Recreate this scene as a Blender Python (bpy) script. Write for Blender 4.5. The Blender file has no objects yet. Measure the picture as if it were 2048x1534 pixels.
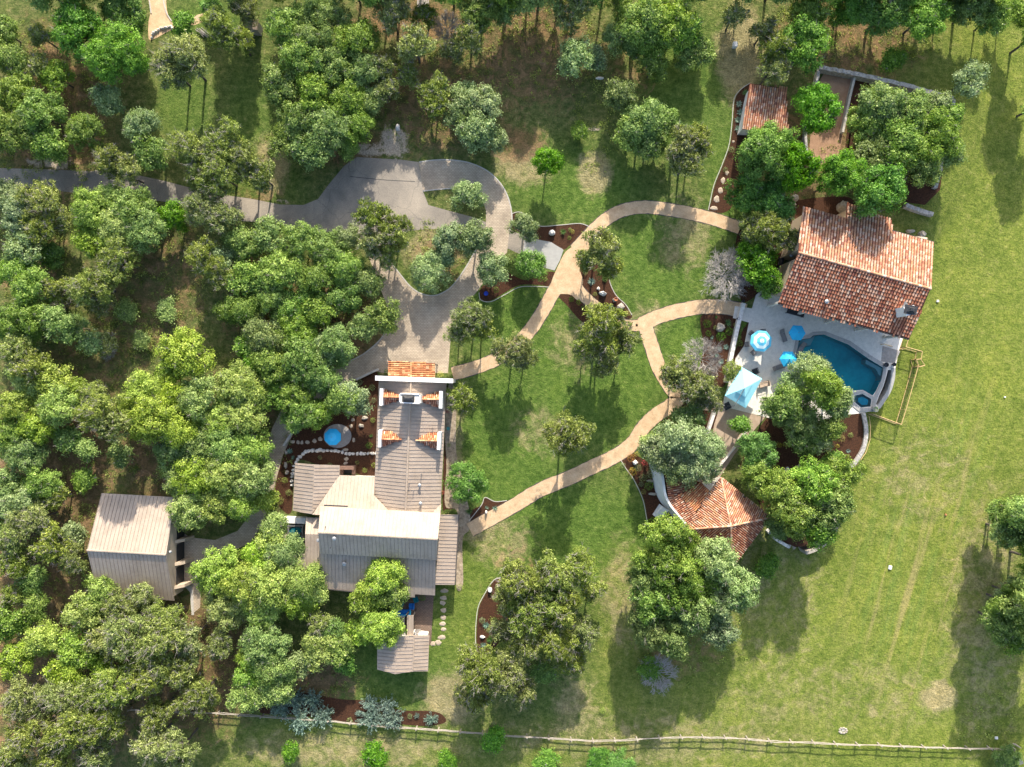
import bpy, bmesh, math, random
import numpy as np
from mathutils import Vector, Matrix
from mathutils.geometry import tessellate_polygon

# ---------------------------------------------------------------- camera, light, exposure
SC = bpy.context.scene
COL = SC.collection
H = 106.0                     # camera height over the lawn, metres
HALF = 0.7205                 # tan of half the horizontal field of view
S = 2 * HALF * H / 2048.0     # metres per photo pixel on the lawn
cam_d = bpy.data.cameras.new("camera"); cam = bpy.data.objects.new("camera", cam_d); COL.objects.link(cam)
cam.location = (0, 0, H); cam.rotation_euler = (0, 0, 0)
cam_d.sensor_width = 36.0; cam_d.lens = 18.0 / HALF; cam_d.clip_end = 6000; cam_d.clip_start = 0.5
SC.camera = cam
SUN_EL, SUN_AZ = math.radians(28), math.radians(6)
w = bpy.data.worlds.new("World"); SC.world = w; w.use_nodes = True
nt = w.node_tree; nt.nodes.clear()
sky = nt.nodes.new("ShaderNodeTexSky"); sky.sky_type = 'NISHITA'; sky.sun_disc = False
sky.sun_elevation = SUN_EL; sky.sun_rotation = SUN_AZ; sky.air_density = 1.0; sky.dust_density = 2.5; sky.ozone_density = 1.0
bg = nt.nodes.new("ShaderNodeBackground"); bg.inputs[1].default_value = 0.145
wo = nt.nodes.new("ShaderNodeOutputWorld")
nt.links.new(sky.outputs[0], bg.inputs[0]); nt.links.new(bg.outputs[0], wo.inputs[0])
sd = bpy.data.lights.new("sun", 'SUN'); sd.energy = 3.9; sd.angle = math.radians(0.5); sd.color = (1.0, 0.915, 0.79)
sun = bpy.data.objects.new("sun", sd); COL.objects.link(sun)
sdir = Vector((math.sin(SUN_AZ) * math.cos(SUN_EL), math.cos(SUN_AZ) * math.cos(SUN_EL), math.sin(SUN_EL)))
sun.rotation_euler = sdir.to_track_quat('Z', 'Y').to_euler(); sun.location = (0, 60, 90)
SC.view_settings.view_transform = 'Standard'; SC.view_settings.look = 'None'
SC.view_settings.exposure = 1.18; SC.view_settings.gamma = 1.0
SC.render.resolution_x = 1024; SC.render.resolution_y = 767
SC.cycles.max_bounces = 6; SC.cycles.diffuse_bounces = 3; SC.cycles.transparent_max_bounces = 6

# ---------------------------------------------------------------- photo measurement -> world
_xb = [(-400, 1935, 150), (200, 1915, 120), (400, 1872, 80), (520, 1830, 40), (640, 1800, 30), (700, 1765, 25), (800, 1735, 25),
       (850, 1712, 25), (940, 1680, 25), (1010, 1655, 25), (1060, 1600, 30), (1090, 1560, 40), (1150, 1490, 150), (1300, 1450, 250), (2000, 1400, 300)]
_xy = np.array([a[0] for a in _xb], float); _xx = np.array([a[1] for a in _xb], float); _xw = np.array([a[2] for a in _xb], float)
def gz_plan(px, py):
    """height of the ground under plan position px, py (photo pixels measured at lawn level)"""
    xb = np.interp(py, _xy, _xx); ww = np.interp(py, _xy, _xw)
    t = np.clip((px - xb) / ww, 0, 1); t = t * t * (3 - 2 * t)
    return -2.2 * t
def gz(X, Y): return float(gz_plan(X / S + 1024, 767 - Y / S))
def A(px, py, z=0.0):
    k = S * (H - z) / H
    return Vector(((px - 1024) * k, (767 - py) * k, z))
def P(px, py, z=0.0):
    """point seen at px, py that lies z metres above the ground below it"""
    v = A(px, py, z)
    for _ in range(4): v = A(px, py, z + gz(v.x, v.y))
    return v
rnd = random.Random(7)

# ---------------------------------------------------------------- mesh helper
class MB:
    def __init__(s): s.v = []; s.f = []; s.c = []
    def add(s, vs, fs, c=None):
        o = len(s.v); s.v += [tuple(x) for x in vs]
        s.f += [tuple(i + o for i in f) for f in fs]; s.c += [c or (1, 1, 1)] * len(fs)
    def box(s, c, d, rz=0.0, col=None, top=1.0):
        cx, cy, cz = c; hx, hy, hz = d[0] / 2, d[1] / 2, d[2] / 2; ca, sa = math.cos(rz), math.sin(rz); vs = []
        for z, k in ((-hz, 1), (hz, top)):
            for x, y in ((-hx, -hy), (hx, -hy), (hx, hy), (-hx, hy)):
                x *= k; y *= k; vs.append((cx + x * ca - y * sa, cy + x * sa + y * ca, cz + z))
        s.add(vs, [(0, 3, 2, 1), (4, 5, 6, 7), (0, 1, 5, 4), (1, 2, 6, 5), (2, 3, 7, 6), (3, 0, 4, 7)], col)
    def prism(s, pts, z0, z1, col=None, inset=0.0):
        n = len(pts); tris = tessellate_polygon([[Vector((p[0], p[1], 0)) for p in pts]])
        ar = sum(pts[i][0] * pts[(i + 1) % n][1] - pts[(i + 1) % n][0] * pts[i][1] for i in range(n))
        if ar < 0: pts = pts[::-1]; tris = tessellate_polygon([[Vector((p[0], p[1], 0)) for p in pts]])
        g = (lambda z, i: z[i] if isinstance(z, (list, tuple)) else z)
        if ar < 0 and isinstance(z1, (list, tuple)): z1 = z1[::-1]
        vs = [(p[0], p[1], g(z0, i)) for i, p in enumerate(pts)] + [(p[0], p[1], g(z1, i)) for i, p in enumerate(pts)]
        fs = []
        for t in tris:
            a, b, c = t
            cr = (pts[b][0] - pts[a][0]) * (pts[c][1] - pts[a][1]) - (pts[b][1] - pts[a][1]) * (pts[c][0] - pts[a][0])
            if cr < 0: a, c = c, a
            fs.append((a + n, b + n, c + n)); fs.append((c, b, a))
        fs += [(i, (i + 1) % n, (i + 1) % n + n, i + n) for i in range(n)]
        s.add(vs, fs, col)
    def tube(s, path, r0, r1=None, n=6, col=None, caps=True):
        r1 = r0 if r1 is None else r1; path = [Vector(p) for p in path]; m = len(path); rings = []
        for i, p in enumerate(path):
            d = (path[min(i + 1, m - 1)] - path[max(i - 1, 0)]).normalized()
            a = d.cross(Vector((0, 0, 1)));  a = Vector((1, 0, 0)) if a.length < 1e-3 else a.normalized()
            b = d.cross(a); r = r0 + (r1 - r0) * i / max(m - 1, 1)
            rings.append([p + (a * math.cos(2 * math.pi * k / n) + b * math.sin(2 * math.pi * k / n)) * r for k in range(n)])
        vs = [q for rr in rings for q in rr]
        fs = [(i * n + k, i * n + (k + 1) % n, (i + 1) * n + (k + 1) % n, (i + 1) * n + k) for i in range(m - 1) for k in range(n)]
        if caps: fs += [tuple(range(n))[::-1], tuple(range((m - 1) * n, m * n))]
        s.add(vs, fs, col)
    def lathe(s, c, prof, n=16, col=None, ph=0.0, sx=1.0, sy=1.0):
        vs = []; fs = []; m = len(prof)
        for r, z in prof:
            for k in range(n):
                a = 2 * math.pi * k / n + ph; vs.append((c[0] + r * sx * math.cos(a), c[1] + r * sy * math.sin(a), c[2] + z))
        for i in range(m - 1):
            for k in range(n): fs.append((i * n + k, i * n + (k + 1) % n, (i + 1) * n + (k + 1) % n, (i + 1) * n + k))
        fs += [tuple(range(n))[::-1], tuple(range((m - 1) * n, m * n))]
        s.add(vs, fs, col)
    def rock(s, c, sx, sy, sz, rg, col=None, n=9):
        vs = []; fs = []; lv = [(1.0, 0), (1.04, .35), (.86, .75), (.45, 1.0)]; off = [rg.uniform(.78, 1.18) for _ in range(n)]
        for r, z in lv:
            for k in range(n):
                a = 2 * math.pi * k / n; q = r * off[k] * rg.uniform(.9, 1.1)
                vs.append((c[0] + q * sx * math.cos(a), c[1] + q * sy * math.sin(a), c[2] + (z * rg.uniform(.88, 1.08)) * sz))
        for i in range(3):
            for k in range(n): fs.append((i * n + k, i * n + (k + 1) % n, (i + 1) * n + (k + 1) % n, (i + 1) * n + k))
        fs.append(tuple(range(3 * n, 4 * n)))
        s.add(vs, fs, col)
    def build(s, name, m, parent=None, smooth=False, col=False):
        me = bpy.data.meshes.new(name); me.from_pydata(s.v, [], s.f)
        if m: me.materials.append(m)
        if col:
            at = me.color_attributes.new("tint", 'FLOAT_COLOR', 'CORNER')
            arr = np.concatenate([np.tile(np.array([c[0], c[1], c[2], 1.0]), (len(f), 1)) for f, c in zip(s.f, s.c)])
            at.data.foreach_set("color", arr.astype(np.float32).ravel())
        if smooth: me.polygons.foreach_set("use_smooth", [True] * len(me.polygons))
        me.update()
        o = bpy.data.objects.new(name, me); COL.objects.link(o)
        if parent is not None: o.parent = parent; o.matrix_parent_inverse = Matrix.Translation(-parent.location)
        return o

def raw_mesh(name, v, f, mats, tint=None, mi=None):
    """v (n,3), f (m,4) numpy -> mesh"""
    me = bpy.data.meshes.new(name); n, m = len(v), len(f); k = f.shape[1]
    me.vertices.add(n); me.vertices.foreach_set("co", v.astype(np.float32).ravel())
    me.loops.add(m * k); me.loops.foreach_set("vertex_index", f.astype(np.int32).ravel())
    me.polygons.add(m); me.polygons.foreach_set("loop_start", np.arange(0, m * k, k, dtype=np.int32))
    me.polygons.foreach_set("loop_total", np.full(m, k, np.int32))
    for mm in mats: me.materials.append(mm)
    if tint is not None:
        at = me.attributes.new("leaf", 'FLOAT', 'FACE'); at.data.foreach_set("value", tint.astype(np.float32))
    me.update(); me.validate(); return me

def tag(o, label=None, cat=None, group=None, kind=None):
    if label: o["label"] = label
    if cat: o["category"] = cat
    if group: o["group"] = group
    if kind: o["kind"] = kind
    return o
def thing(name, loc, label=None, cat=None, group=None, rz=0.0):
    o = bpy.data.objects.new(name, None); COL.objects.link(o); o.location = loc; o.rotation_euler = (0, 0, rz)
    o.empty_display_size = 0.3
    return tag(o, label, cat, group)

# labels of repeats: what it is, and which one, counted from a landmark anyone can find
LM = [("the tan-roofed garage", 260, 1095), ("the hot tub", 590, 1068), ("the house's highest roof", 755, 1065), ("the big house chimney", 820, 797),
      ("the blue garden parasol", 665, 875), ("the small back shed", 805, 1310), ("the paved turning court", 835, 660), ("the planted drive island", 880, 500),
      ("the wide asphalt bay", 740, 365), ("the shaded drive start", 120, 360), ("the sandy path junction", 1290, 645), ("the sandy path arch", 1285, 415),
      ("the swimming pool", 1680, 720), ("the tiled poolhouse", 1715, 540), ("the walled gravel court", 1665, 235), ("the small tiled store", 1530, 205),
      ("the hipped tile pavilion", 1455, 1045), ("the rail fence gate", 2025, 1490), ("the blue-grey fence shrubs", 680, 1430), ("the gravel garden walk", 310, 30),
      ("the path's house end", 945, 1050), ("the rectangular canopy", 1488, 775), ("the sandy plaza", 1135, 555), ("the dead grey shrub", 1320, 1355)]
PEND = []
def pend(o, phrase, px, py, cat, group, only=None): PEND.append((o, phrase, px, py, cat, group))
ORD = ["nearest", "second nearest", "third nearest", "fourth nearest", "fifth nearest", "sixth nearest", "seventh nearest", "eighth nearest",
       "ninth nearest", "tenth nearest", "eleventh nearest", "twelfth nearest", "thirteenth nearest", "fourteenth nearest", "fifteenth nearest"]
def flush_labels():
    keys = {}
    for o, ph, px, py, cat, gr in PEND:
        d, lm = min((math.hypot(px - l[1], py - l[2]), l) for l in LM)
        a = math.degrees(math.atan2(lm[2] - py, px - lm[1])) % 360
        dr = ["east", "north-east", "north", "north-west", "west", "south-west", "south", "south-east"][int(((a + 22.5) % 360) // 45)]
        if d < 12: dr = None
        keys.setdefault((ph, lm[0], dr), []).append((d, o, cat, gr))
    for (ph, lm, dr), L in keys.items():
        L.sort(key=lambda t: t[0])
        for i, (d, o, cat, gr) in enumerate(L):
            where = f"{dr} of {lm}" if dr else f"beside {lm}"
            lab = f"{ph} {where}" if len(L) == 1 else (f"{ph} {ORD[i]} to {lm}, on its {dr} side" if dr else f"{ph} {ORD[i]} beside {lm}")
            tag(o, lab, cat, gr)

# ---------------------------------------------------------------- materials
def N(nt, t, **kw):
    n = nt.nodes.new(t)
    for k, v in kw.items(): setattr(n, k, v)
    return n
def ramp(nt, fac, stops):
    r = N(nt, "ShaderNodeValToRGB"); e = r.color_ramp.elements
    while len(e) > 1: e.remove(e[0])
    e[0].position = stops[0][0]; e[0].color = (*stops[0][1], 1)
    for p, c in stops[1:]:
        x = e.new(p); x.color = (*c, 1)
    nt.links.new(fac, r.inputs[0]); return r.outputs[0]
def noise(nt, vec, scale, detail=4, rough=0.6, dist=0.0):
    n = N(nt, "ShaderNodeTexNoise"); n.inputs["Scale"].default_value = scale; n.inputs["Detail"].default_value = detail
    n.inputs["Roughness"].default_value = rough; n.inputs["Distortion"].default_value = dist
    nt.links.new(vec, n.inputs["Vector"]); return n.outputs["Fac"]
def mixc(nt, f, a, b, mode='MIX'):
    m = N(nt, "ShaderNodeMix", data_type='RGBA', blend_type=mode)
    for s_, x in ((0, f), (6, a), (7, b)):
        if hasattr(x, "links"): nt.links.new(x, m.inputs[s_])
        elif s_ == 0: m.inputs[0].default_value = x
        else: m.inputs[s_].default_value = (*x, 1)
    return m.outputs[2]
def math_(nt, op, a, b=None, c=None):
    m = N(nt, "ShaderNodeMath", operation=op)
    for i, x in enumerate((a, b, c)):
        if x is None: continue
        if hasattr(x, "links"): nt.links.new(x, m.inputs[i])
        else: m.inputs[i].default_value = x
    return m.outputs[0]
def new_mat(name):
    m = bpy.data.materials.new(name); m.use_nodes = True; nt = m.node_tree; b = nt.nodes["Principled BSDF"]; return m, nt, b
def world_pos(nt): return N(nt, "ShaderNodeNewGeometry").outputs["Position"]
def mat(name, stops, rough=0.8, scale=2.0, detail=6, bump=0.0, bscale=None, metal=0.0, obj=False, spec=0.3, fine=0.0, dist=0.0):
    """stops: list of colours over a noise, low to high"""
    m, nt, b = new_mat(name)
    if isinstance(stops[0], (int, float)): stops = [tuple(c * .85 for c in stops), tuple(min(1, c * 1.15) for c in stops)]
    v = N(nt, "ShaderNodeTexCoord").outputs["Object"] if obj else world_pos(nt)
    f = noise(nt, v, scale, detail, 0.65, dist); n = len(stops)
    c = ramp(nt, f, [(0.28 + 0.44 * i / max(n - 1, 1), s_) for i, s_ in enumerate(stops)])
    if fine:
        f2 = noise(nt, v, scale * 9, 3, 0.7); c = mixc(nt, 1.0, c, ramp(nt, f2, [(0.3, (1 - fine,) * 3), (0.7, (1 + fine,) * 3)]), 'MULTIPLY')
    nt.links.new(c, b.inputs["Base Color"]); b.inputs["Roughness"].default_value = rough; b.inputs["Metallic"].default_value = metal
    b.inputs["Specular IOR Level"].default_value = spec
    if bump:
        bn = N(nt, "ShaderNodeBump"); bn.inputs["Strength"].default_value = bump; bn.inputs["Distance"].default_value = 0.05
        nt.links.new(noise(nt, v, bscale or scale * 6, 4, 0.7), bn.inputs["Height"]); nt.links.new(bn.outputs[0], b.inputs["Normal"])
    return m

def leaf_mat(name, dark, mid, light, trans=0.34, hue=0.035):
    m, nt, b = new_mat(name); nt.nodes.remove(b)
    out = [n for n in nt.nodes if n.type == 'OUTPUT_MATERIAL'][0]
    at = N(nt, "ShaderNodeAttribute", attribute_name="leaf").outputs["Fac"]
    c = ramp(nt, at, [(0.0, dark), (0.5, mid), (1.0, light)])
    oi = N(nt, "ShaderNodeObjectInfo").outputs["Random"]
    hs = N(nt, "ShaderNodeHueSaturation")
    nt.links.new(math_(nt, 'MULTIPLY_ADD', oi, 2 * hue, 0.5 - hue), hs.inputs["Hue"])
    oj = math_(nt, 'FRACT', math_(nt, 'MULTIPLY', oi, 7.31)); ok = math_(nt, 'FRACT', math_(nt, 'MULTIPLY', oi, 13.7))
    nt.links.new(math_(nt, 'MULTIPLY_ADD', oj, 0.24, 0.78), hs.inputs["Saturation"])
    nt.links.new(math_(nt, 'MULTIPLY_ADD', ok, 0.42, 0.98), hs.inputs["Value"])
    nt.links.new(c, hs.inputs["Color"])
    d = N(nt, "ShaderNodeBsdfDiffuse"); t = N(nt, "ShaderNodeBsdfTranslucent"); g = N(nt, "ShaderNodeBsdfGlossy")
    g.inputs["Roughness"].default_value = 0.45; g.inputs["Color"].default_value = (.9, .9, .7, 1)
    nt.links.new(hs.outputs[0], d.inputs[0]); nt.links.new(mixc(nt, 1.0, hs.outputs[0], (1.15, 1.2, 0.6), 'MULTIPLY'), t.inputs[0])
    mx = N(nt, "ShaderNodeMixShader"); mx.inputs[0].default_value = trans
    nt.links.new(d.outputs[0], mx.inputs[1]); nt.links.new(t.outputs[0], mx.inputs[2])
    m2 = N(nt, "ShaderNodeMixShader"); m2.inputs[0].default_value = 0.02
    nt.links.new(mx.outputs[0], m2.inputs[1]); nt.links.new(g.outputs[0], m2.inputs[2]); nt.links.new(m2.outputs[0], out.inputs[0])
    return m
def tint_mat(name, base, rough=0.75, spec=0.25):
    m, nt, b = new_mat(name)
    at = N(nt, "ShaderNodeVertexColor", layer_name="tint").outputs[0]
    v = world_pos(nt); f = noise(nt, v, 1.3, 6, 0.7); f2 = noise(nt, v, 9, 3, 0.7)
    c = mixc(nt, 1.0, at, ramp(nt, f, [(0.32, (.72, .70, .68)), (0.6, (1.05, 1.05, 1.05))]), 'MULTIPLY')
    c = mixc(nt, 1.0, c, ramp(nt, f2, [(0.3, (.82, .80, .78)), (0.65, (1.08, 1.08, 1.08))]), 'MULTIPLY')
    nt.links.new(c, b.inputs["Base Color"]); b.inputs["Roughness"].default_value = rough; b.inputs["Specular IOR Level"].default_value = spec
    return m
M = {}
M['oak'] = leaf_mat("oak_leaves", (.056, .118, .018), (.165, .268, .040), (.36, .47, .100), hue=.012)
M['pale'] = leaf_mat("pale_oak_leaves", (.085, .135, .048), (.205, .290, .105), (.43, .52, .24), hue=.012)
M['bright'] = leaf_mat("bright_leaves", (.038, .115, .008), (.100, .245, .014), (.23, .43, .034), hue=.01)
M['lime'] = leaf_mat("lime_oak_leaves", (.100, .165, .018), (.245, .350, .042), (.48, .58, .11), hue=.012)
M['juniper'] = leaf_mat("juniper_sprays", (.075, .110, .020), (.185, .238, .040), (.41, .465, .125), hue=.01)
M['blue'] = leaf_mat("blue_needles", (.090, .150, .130), (.17, .26, .215), (.30, .40, .34), hue=.01)
M['agave'] = leaf_mat("agave_blades", (.09, .17, .13), (.15, .26, .20), (.27, .38, .30), hue=.02)
M['yucca'] = leaf_mat("yucca_blades", (.03, .09, .03), (.06, .16, .04), (.16, .28, .07), hue=.02)
M['gold'] = leaf_mat("golden_foliage", (.20, .20, .03), (.38, .36, .05), (.60, .55, .10), hue=.02)
M['flower'] = leaf_mat("orange_flowers", (.12, .20, .03), (.40, .30, .05), (.62, .17, .04), hue=.02)
M['red'] = leaf_mat("red_flowers", (.10, .10, .04), (.45, .04, .05), (.75, .15, .18), hue=.01)
M['bark'] = mat("bark", [(.05, .042, .035), (.13, .115, .10)], .95, 3, obj=True, bump=.5)
M['twig'] = mat("grey_twigs", [(.21, .195, .175), (.36, .335, .30)], .9, 5, obj=True)
M['dead'] = mat("bleached_twigs", [(.27, .25, .225), (.46, .43, .40)], .9, 5, obj=True)
M['mulch'] = mat("mulch", [(.022, .010, .005), (.055, .023, .011), (.105, .045, .020)], .95, 5, 8, bump=1.0, bscale=14, fine=.35)
M['sand'] = mat("decomposed_granite", [(.40, .27, .155), (.53, .375, .225), (.62, .465, .30)], .95, .9, 10, bump=.3, bscale=20, fine=.2)
M['gravelcourt'] = mat("red_gravel", [(.28, .165, .10), (.40, .25, .16)], .95, 1.2, 8, bump=.4, bscale=18, fine=.15)
M['concrete'] = mat("patio_flagstone", [(.56, .53, .47), (.68, .64, .57), (.78, .73, .65)], .85, 1.6, 8, bump=.15, fine=.12, dist=.6)
M['slab'] = mat("smooth_concrete", [(.30, .30, .285), (.40, .39, .36)], .85, 1.2, 8, fine=.06)
M['kerb'] = mat("kerb_stone", [(.38, .36, .32), (.52, .49, .44)], .9, 3, 6, fine=.1)
M['stone'] = mat("limestone_rubble", [(.16, .155, .15), (.38, .36, .33), (.62, .59, .54)], .9, 3.4, 6, bump=.9, bscale=8, fine=.2)
M['paleStone'] = mat("pale_limestone", [(.42, .40, .37), (.68, .65, .60), (.8, .77, .72)], .9, 3, 6, bump=.6, bscale=9, fine=.1)
M['boulder'] = mat("boulder_stone", [(.25, .22, .18), (.46, .42, .35)], .95, 2.5, 6, bump=.6, bscale=6, fine=.15)
M['flag'] = mat("stepping_stone", [(.34, .27, .20), (.50, .42, .32)], .95, 2.5, 6, bump=.3, fine=.12)
M['stucco'] = mat("cream_stucco", [(.60, .565, .50), (.72, .69, .63)], .9, 1.5, 6, fine=.05)
M['white'] = mat("white_limewash", [(.66, .66, .645), (.80, .80, .785)], .85, 1.2, 6, fine=.04)
M['tan'] = mat("tan_stucco", [(.46, .36, .26), (.55, .45, .34)], .9, 1.2, 6, fine=.06)
M['metal'] = mat("taupe_standing_seam", [(.31, .245, .185), (.395, .318, .248), (.43, .35, .275)], .55, .5, 8, metal=.2, spec=.4, fine=.07)
M['seam'] = mat("seam_ribs", [(.30, .25, .21), (.34, .285, .24)], .5, 1, 3, metal=.2)
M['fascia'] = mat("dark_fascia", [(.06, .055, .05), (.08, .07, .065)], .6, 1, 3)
M['tile'] = tint_mat("clay_tiles", None)
M['underlay'] = mat("clay_pans", [(.10, .035, .02), (.17, .06, .035)], .9, 2, 4)
M['cap'] = mat("galvanised_cap", [(.30, .31, .31), (.42, .43, .43)], .45, 3, 4, metal=.5)
M['darkmetal'] = mat("dark_metal", [(.03, .032, .035), (.06, .06, .065)], .5, 3, 3, metal=.3)
M['greymetal'] = mat("grey_metal_frame", [(.16, .16, .165), (.24, .24, .24)], .5, 3, 3, metal=.4)
M['sling'] = mat("grey_sling", [(.19, .18, .18), (.25, .24, .235)], .85, 8, 3)
M['cushion'] = mat("tan_cushion", [(.40, .30, .22), (.5, .4, .3)], .9, 4, 3)
M['glass'] = mat("window_glass", [(.02, .025, .03), (.03, .035, .04)], .08, 1, 2, spec=.6)
M['wood'] = mat("cedar_rail", [(.22, .19, .15), (.42, .38, .32)], .9, 3, 6, obj=False, fine=.15)
M['gold_wood'] = mat("new_pine", [(.52, .35, .16), (.66, .47, .24)], .8, 3, 4)
M['deck'] = mat("weathered_timber", [(.26, .24, .22), (.38, .35, .32)], .85, 3, 6, fine=.1)
M['brick'] = mat("brown_brick", [(.15, .085, .06), (.24, .15, .11)], .9, 4, 6, fine=.2)
M['sky_blue'] = mat("sky_blue_canvas", [(.03, .42, .72), (.045, .50, .80)], .75, 1.5, 3)
M['pale_blue'] = mat("pale_blue_canvas", [(.24, .60, .74), (.32, .68, .80)], .8, 1.0, 3)
M['ice'] = mat("ice_blue_canvas", [(.52, .74, .80), (.60, .80, .85)], .8, 1.0, 3)
M['teal'] = mat("teal_fabric", [(.0, .13, .17), (.0, .17, .21)], .8, 1.5, 3)
M['royal'] = mat("royal_blue_fabric", [(.01, .13, .50), (.02, .20, .62)], .8, 1.5, 3)
M['ceramic'] = mat("glazed_ceramic", [(.10, .33, .30), (.14, .42, .38)], .2, 3, 3)
M['cobalt'] = mat("cobalt_ceramic", [(.01, .04, .35), (.03, .08, .5)], .2, 3, 3)
M['pooltile'] = mat("pool_plaster", [(.006, .24, .27), (.012, .36, .39), (.02, .46, .47)], .8, .22, 7, fine=.08)
M['ledge'] = mat("pool_ledge_plaster", [(.28, .33, .32), (.36, .41, .40)], .8, .8, 5)
M['basin'] = mat("dark_basin", [(.03, .024, .018), (.055, .045, .03)], .7, 1, 4)
M['rust'] = mat("terracotta_pot", [(.42, .17, .08), (.55, .25, .13)], .8, 3, 4)
M['plastic'] = mat("white_plastic", [(.72, .72, .72), (.82, .82, .82)], .5, 2, 2)
m, nt, b = new_mat("pool_water"); M['water'] = m
b.inputs["Base Color"].default_value = (.05, .50, .60, 1); b.inputs["Roughness"].default_value = 0.03; b.inputs["IOR"].default_value = 1.33
out = [n for n in nt.nodes if n.type == 'OUTPUT_MATERIAL'][0]
tr = N(nt, "ShaderNodeBsdfTransparent"); tr.inputs[0].default_value = (.62, .92, .98, 1)
fr = N(nt, "ShaderNodeFresnel"); fr.inputs[0].default_value = 1.33
gl = N(nt, "ShaderNodeBsdfGlossy"); gl.inputs["Roughness"].default_value = 0.02
bn = N(nt, "ShaderNodeBump"); bn.inputs["Strength"].default_value = .25; bn.inputs["Distance"].default_value = .02
nt.links.new(noise(nt, world_pos(nt), 3.0, 3, .5), bn.inputs["Height"]); nt.links.new(bn.outputs[0], gl.inputs["Normal"])
mx = N(nt, "ShaderNodeMixShader"); nt.links.new(fr.outputs[0], mx.inputs[0]); nt.links.new(tr.outputs[0], mx.inputs[1]); nt.links.new(gl.outputs[0], mx.inputs[2])
nt.links.new(mx.outputs[0], out.inputs[0])

def brick_mat(name, c1, c2, mortar, bw, bh, rz=0.0, msz=.04, bump=.3, blot=.25):
    m, nt, b = new_mat(name); v = world_pos(nt)
    mp = N(nt, "ShaderNodeMapping"); mp.inputs["Rotation"].default_value = (0, 0, rz); nt.links.new(v, mp.inputs[0])
    br = N(nt, "ShaderNodeTexBrick"); nt.links.new(mp.outputs[0], br.inputs[0])
    br.inputs["Color1"].default_value = (*c1, 1); br.inputs["Color2"].default_value = (*c2, 1); br.inputs["Mortar"].default_value = (*mortar, 1)
    br.inputs["Scale"].default_value = 1.0; br.inputs["Brick Width"].default_value = bw; br.inputs["Row Height"].default_value = bh
    br.inputs["Mortar Size"].default_value = msz; br.inputs["Mortar Smooth"].default_value = .3
    f = noise(nt, v, .35, 7, .65)
    c = mixc(nt, 1.0, br.outputs[0], ramp(nt, f, [(.35, (1 - blot,) * 3), (.65, (1 + blot * .5,) * 3)]), 'MULTIPLY')
    f3 = noise(nt, v, 7, 4, .7); c = mixc(nt, 1.0, c, ramp(nt, f3, [(.3, (.88,) * 3), (.7, (1.1,) * 3)]), 'MULTIPLY')
    nt.links.new(c, b.inputs["Base Color"]); b.inputs["Roughness"].default_value = .9; b.inputs["Specular IOR Level"].default_value = .2
    bn = N(nt, "ShaderNodeBump"); bn.inputs["Strength"].default_value = bump; bn.inputs["Distance"].default_value = .02
    nt.links.new(br.outputs["Fac"], bn.inputs["Height"]); bn.invert = True; nt.links.new(bn.outputs[0], b.inputs["Normal"])
    return m
M['paver'] = brick_mat("drive_pavers", (.52, .43, .32), (.43, .35, .26), (.27, .225, .175), .42, .22, msz=.025)
M['tiles'] = brick_mat("hot_tub_terrace_tiles", (.50, .44, .33), (.12, .12, .11), (.30, .27, .2), .55, .55, rz=.78, msz=.07)
M['coping'] = brick_mat("pool_coping", (.44, .425, .40), (.38, .37, .35), (.26, .25, .24), .9, 4.0, msz=.02, blot=.1)
m, nt, b = new_mat("old_asphalt"); M['asphalt'] = m; v = world_pos(nt)
c = ramp(nt, noise(nt, v, .12, 8, .65, .5), [(.35, (.175, .160, .138)), (.5, (.265, .235, .195)), (.66, (.37, .32, .255))])
c = mixc(nt, 1.0, c, ramp(nt, noise(nt, v, 6, 5, .8), [(.3, (.72,) * 3), (.7, (1.2,) * 3)]), 'MULTIPLY')
vo = N(nt, "ShaderNodeTexVoronoi", feature='DISTANCE_TO_EDGE'); vo.inputs["Scale"].default_value = .16
dst = N(nt, "ShaderNodeVectorMath", operation='MULTIPLY_ADD'); nz = N(nt, "ShaderNodeTexNoise"); nz.inputs["Scale"].default_value = .6; nz.inputs["Detail"].default_value = 6
nt.links.new(v, nz.inputs["Vector"]); nt.links.new(nz.outputs["Color"], dst.inputs[0]); dst.inputs[1].default_value = (1.6, 1.6, 0); nt.links.new(v, dst.inputs[2])
nt.links.new(dst.outputs[0], vo.inputs["Vector"])
c = mixc(nt, ramp(nt, vo.outputs["Distance"], [(0.0, (.5,) * 3), (.007, (0, 0, 0))]), c, (.06, .06, .06))
nt.links.new(c, b.inputs["Base Color"]); b.inputs["Roughness"].default_value = .9; b.inputs["Specular IOR Level"].default_value = .2

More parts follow.
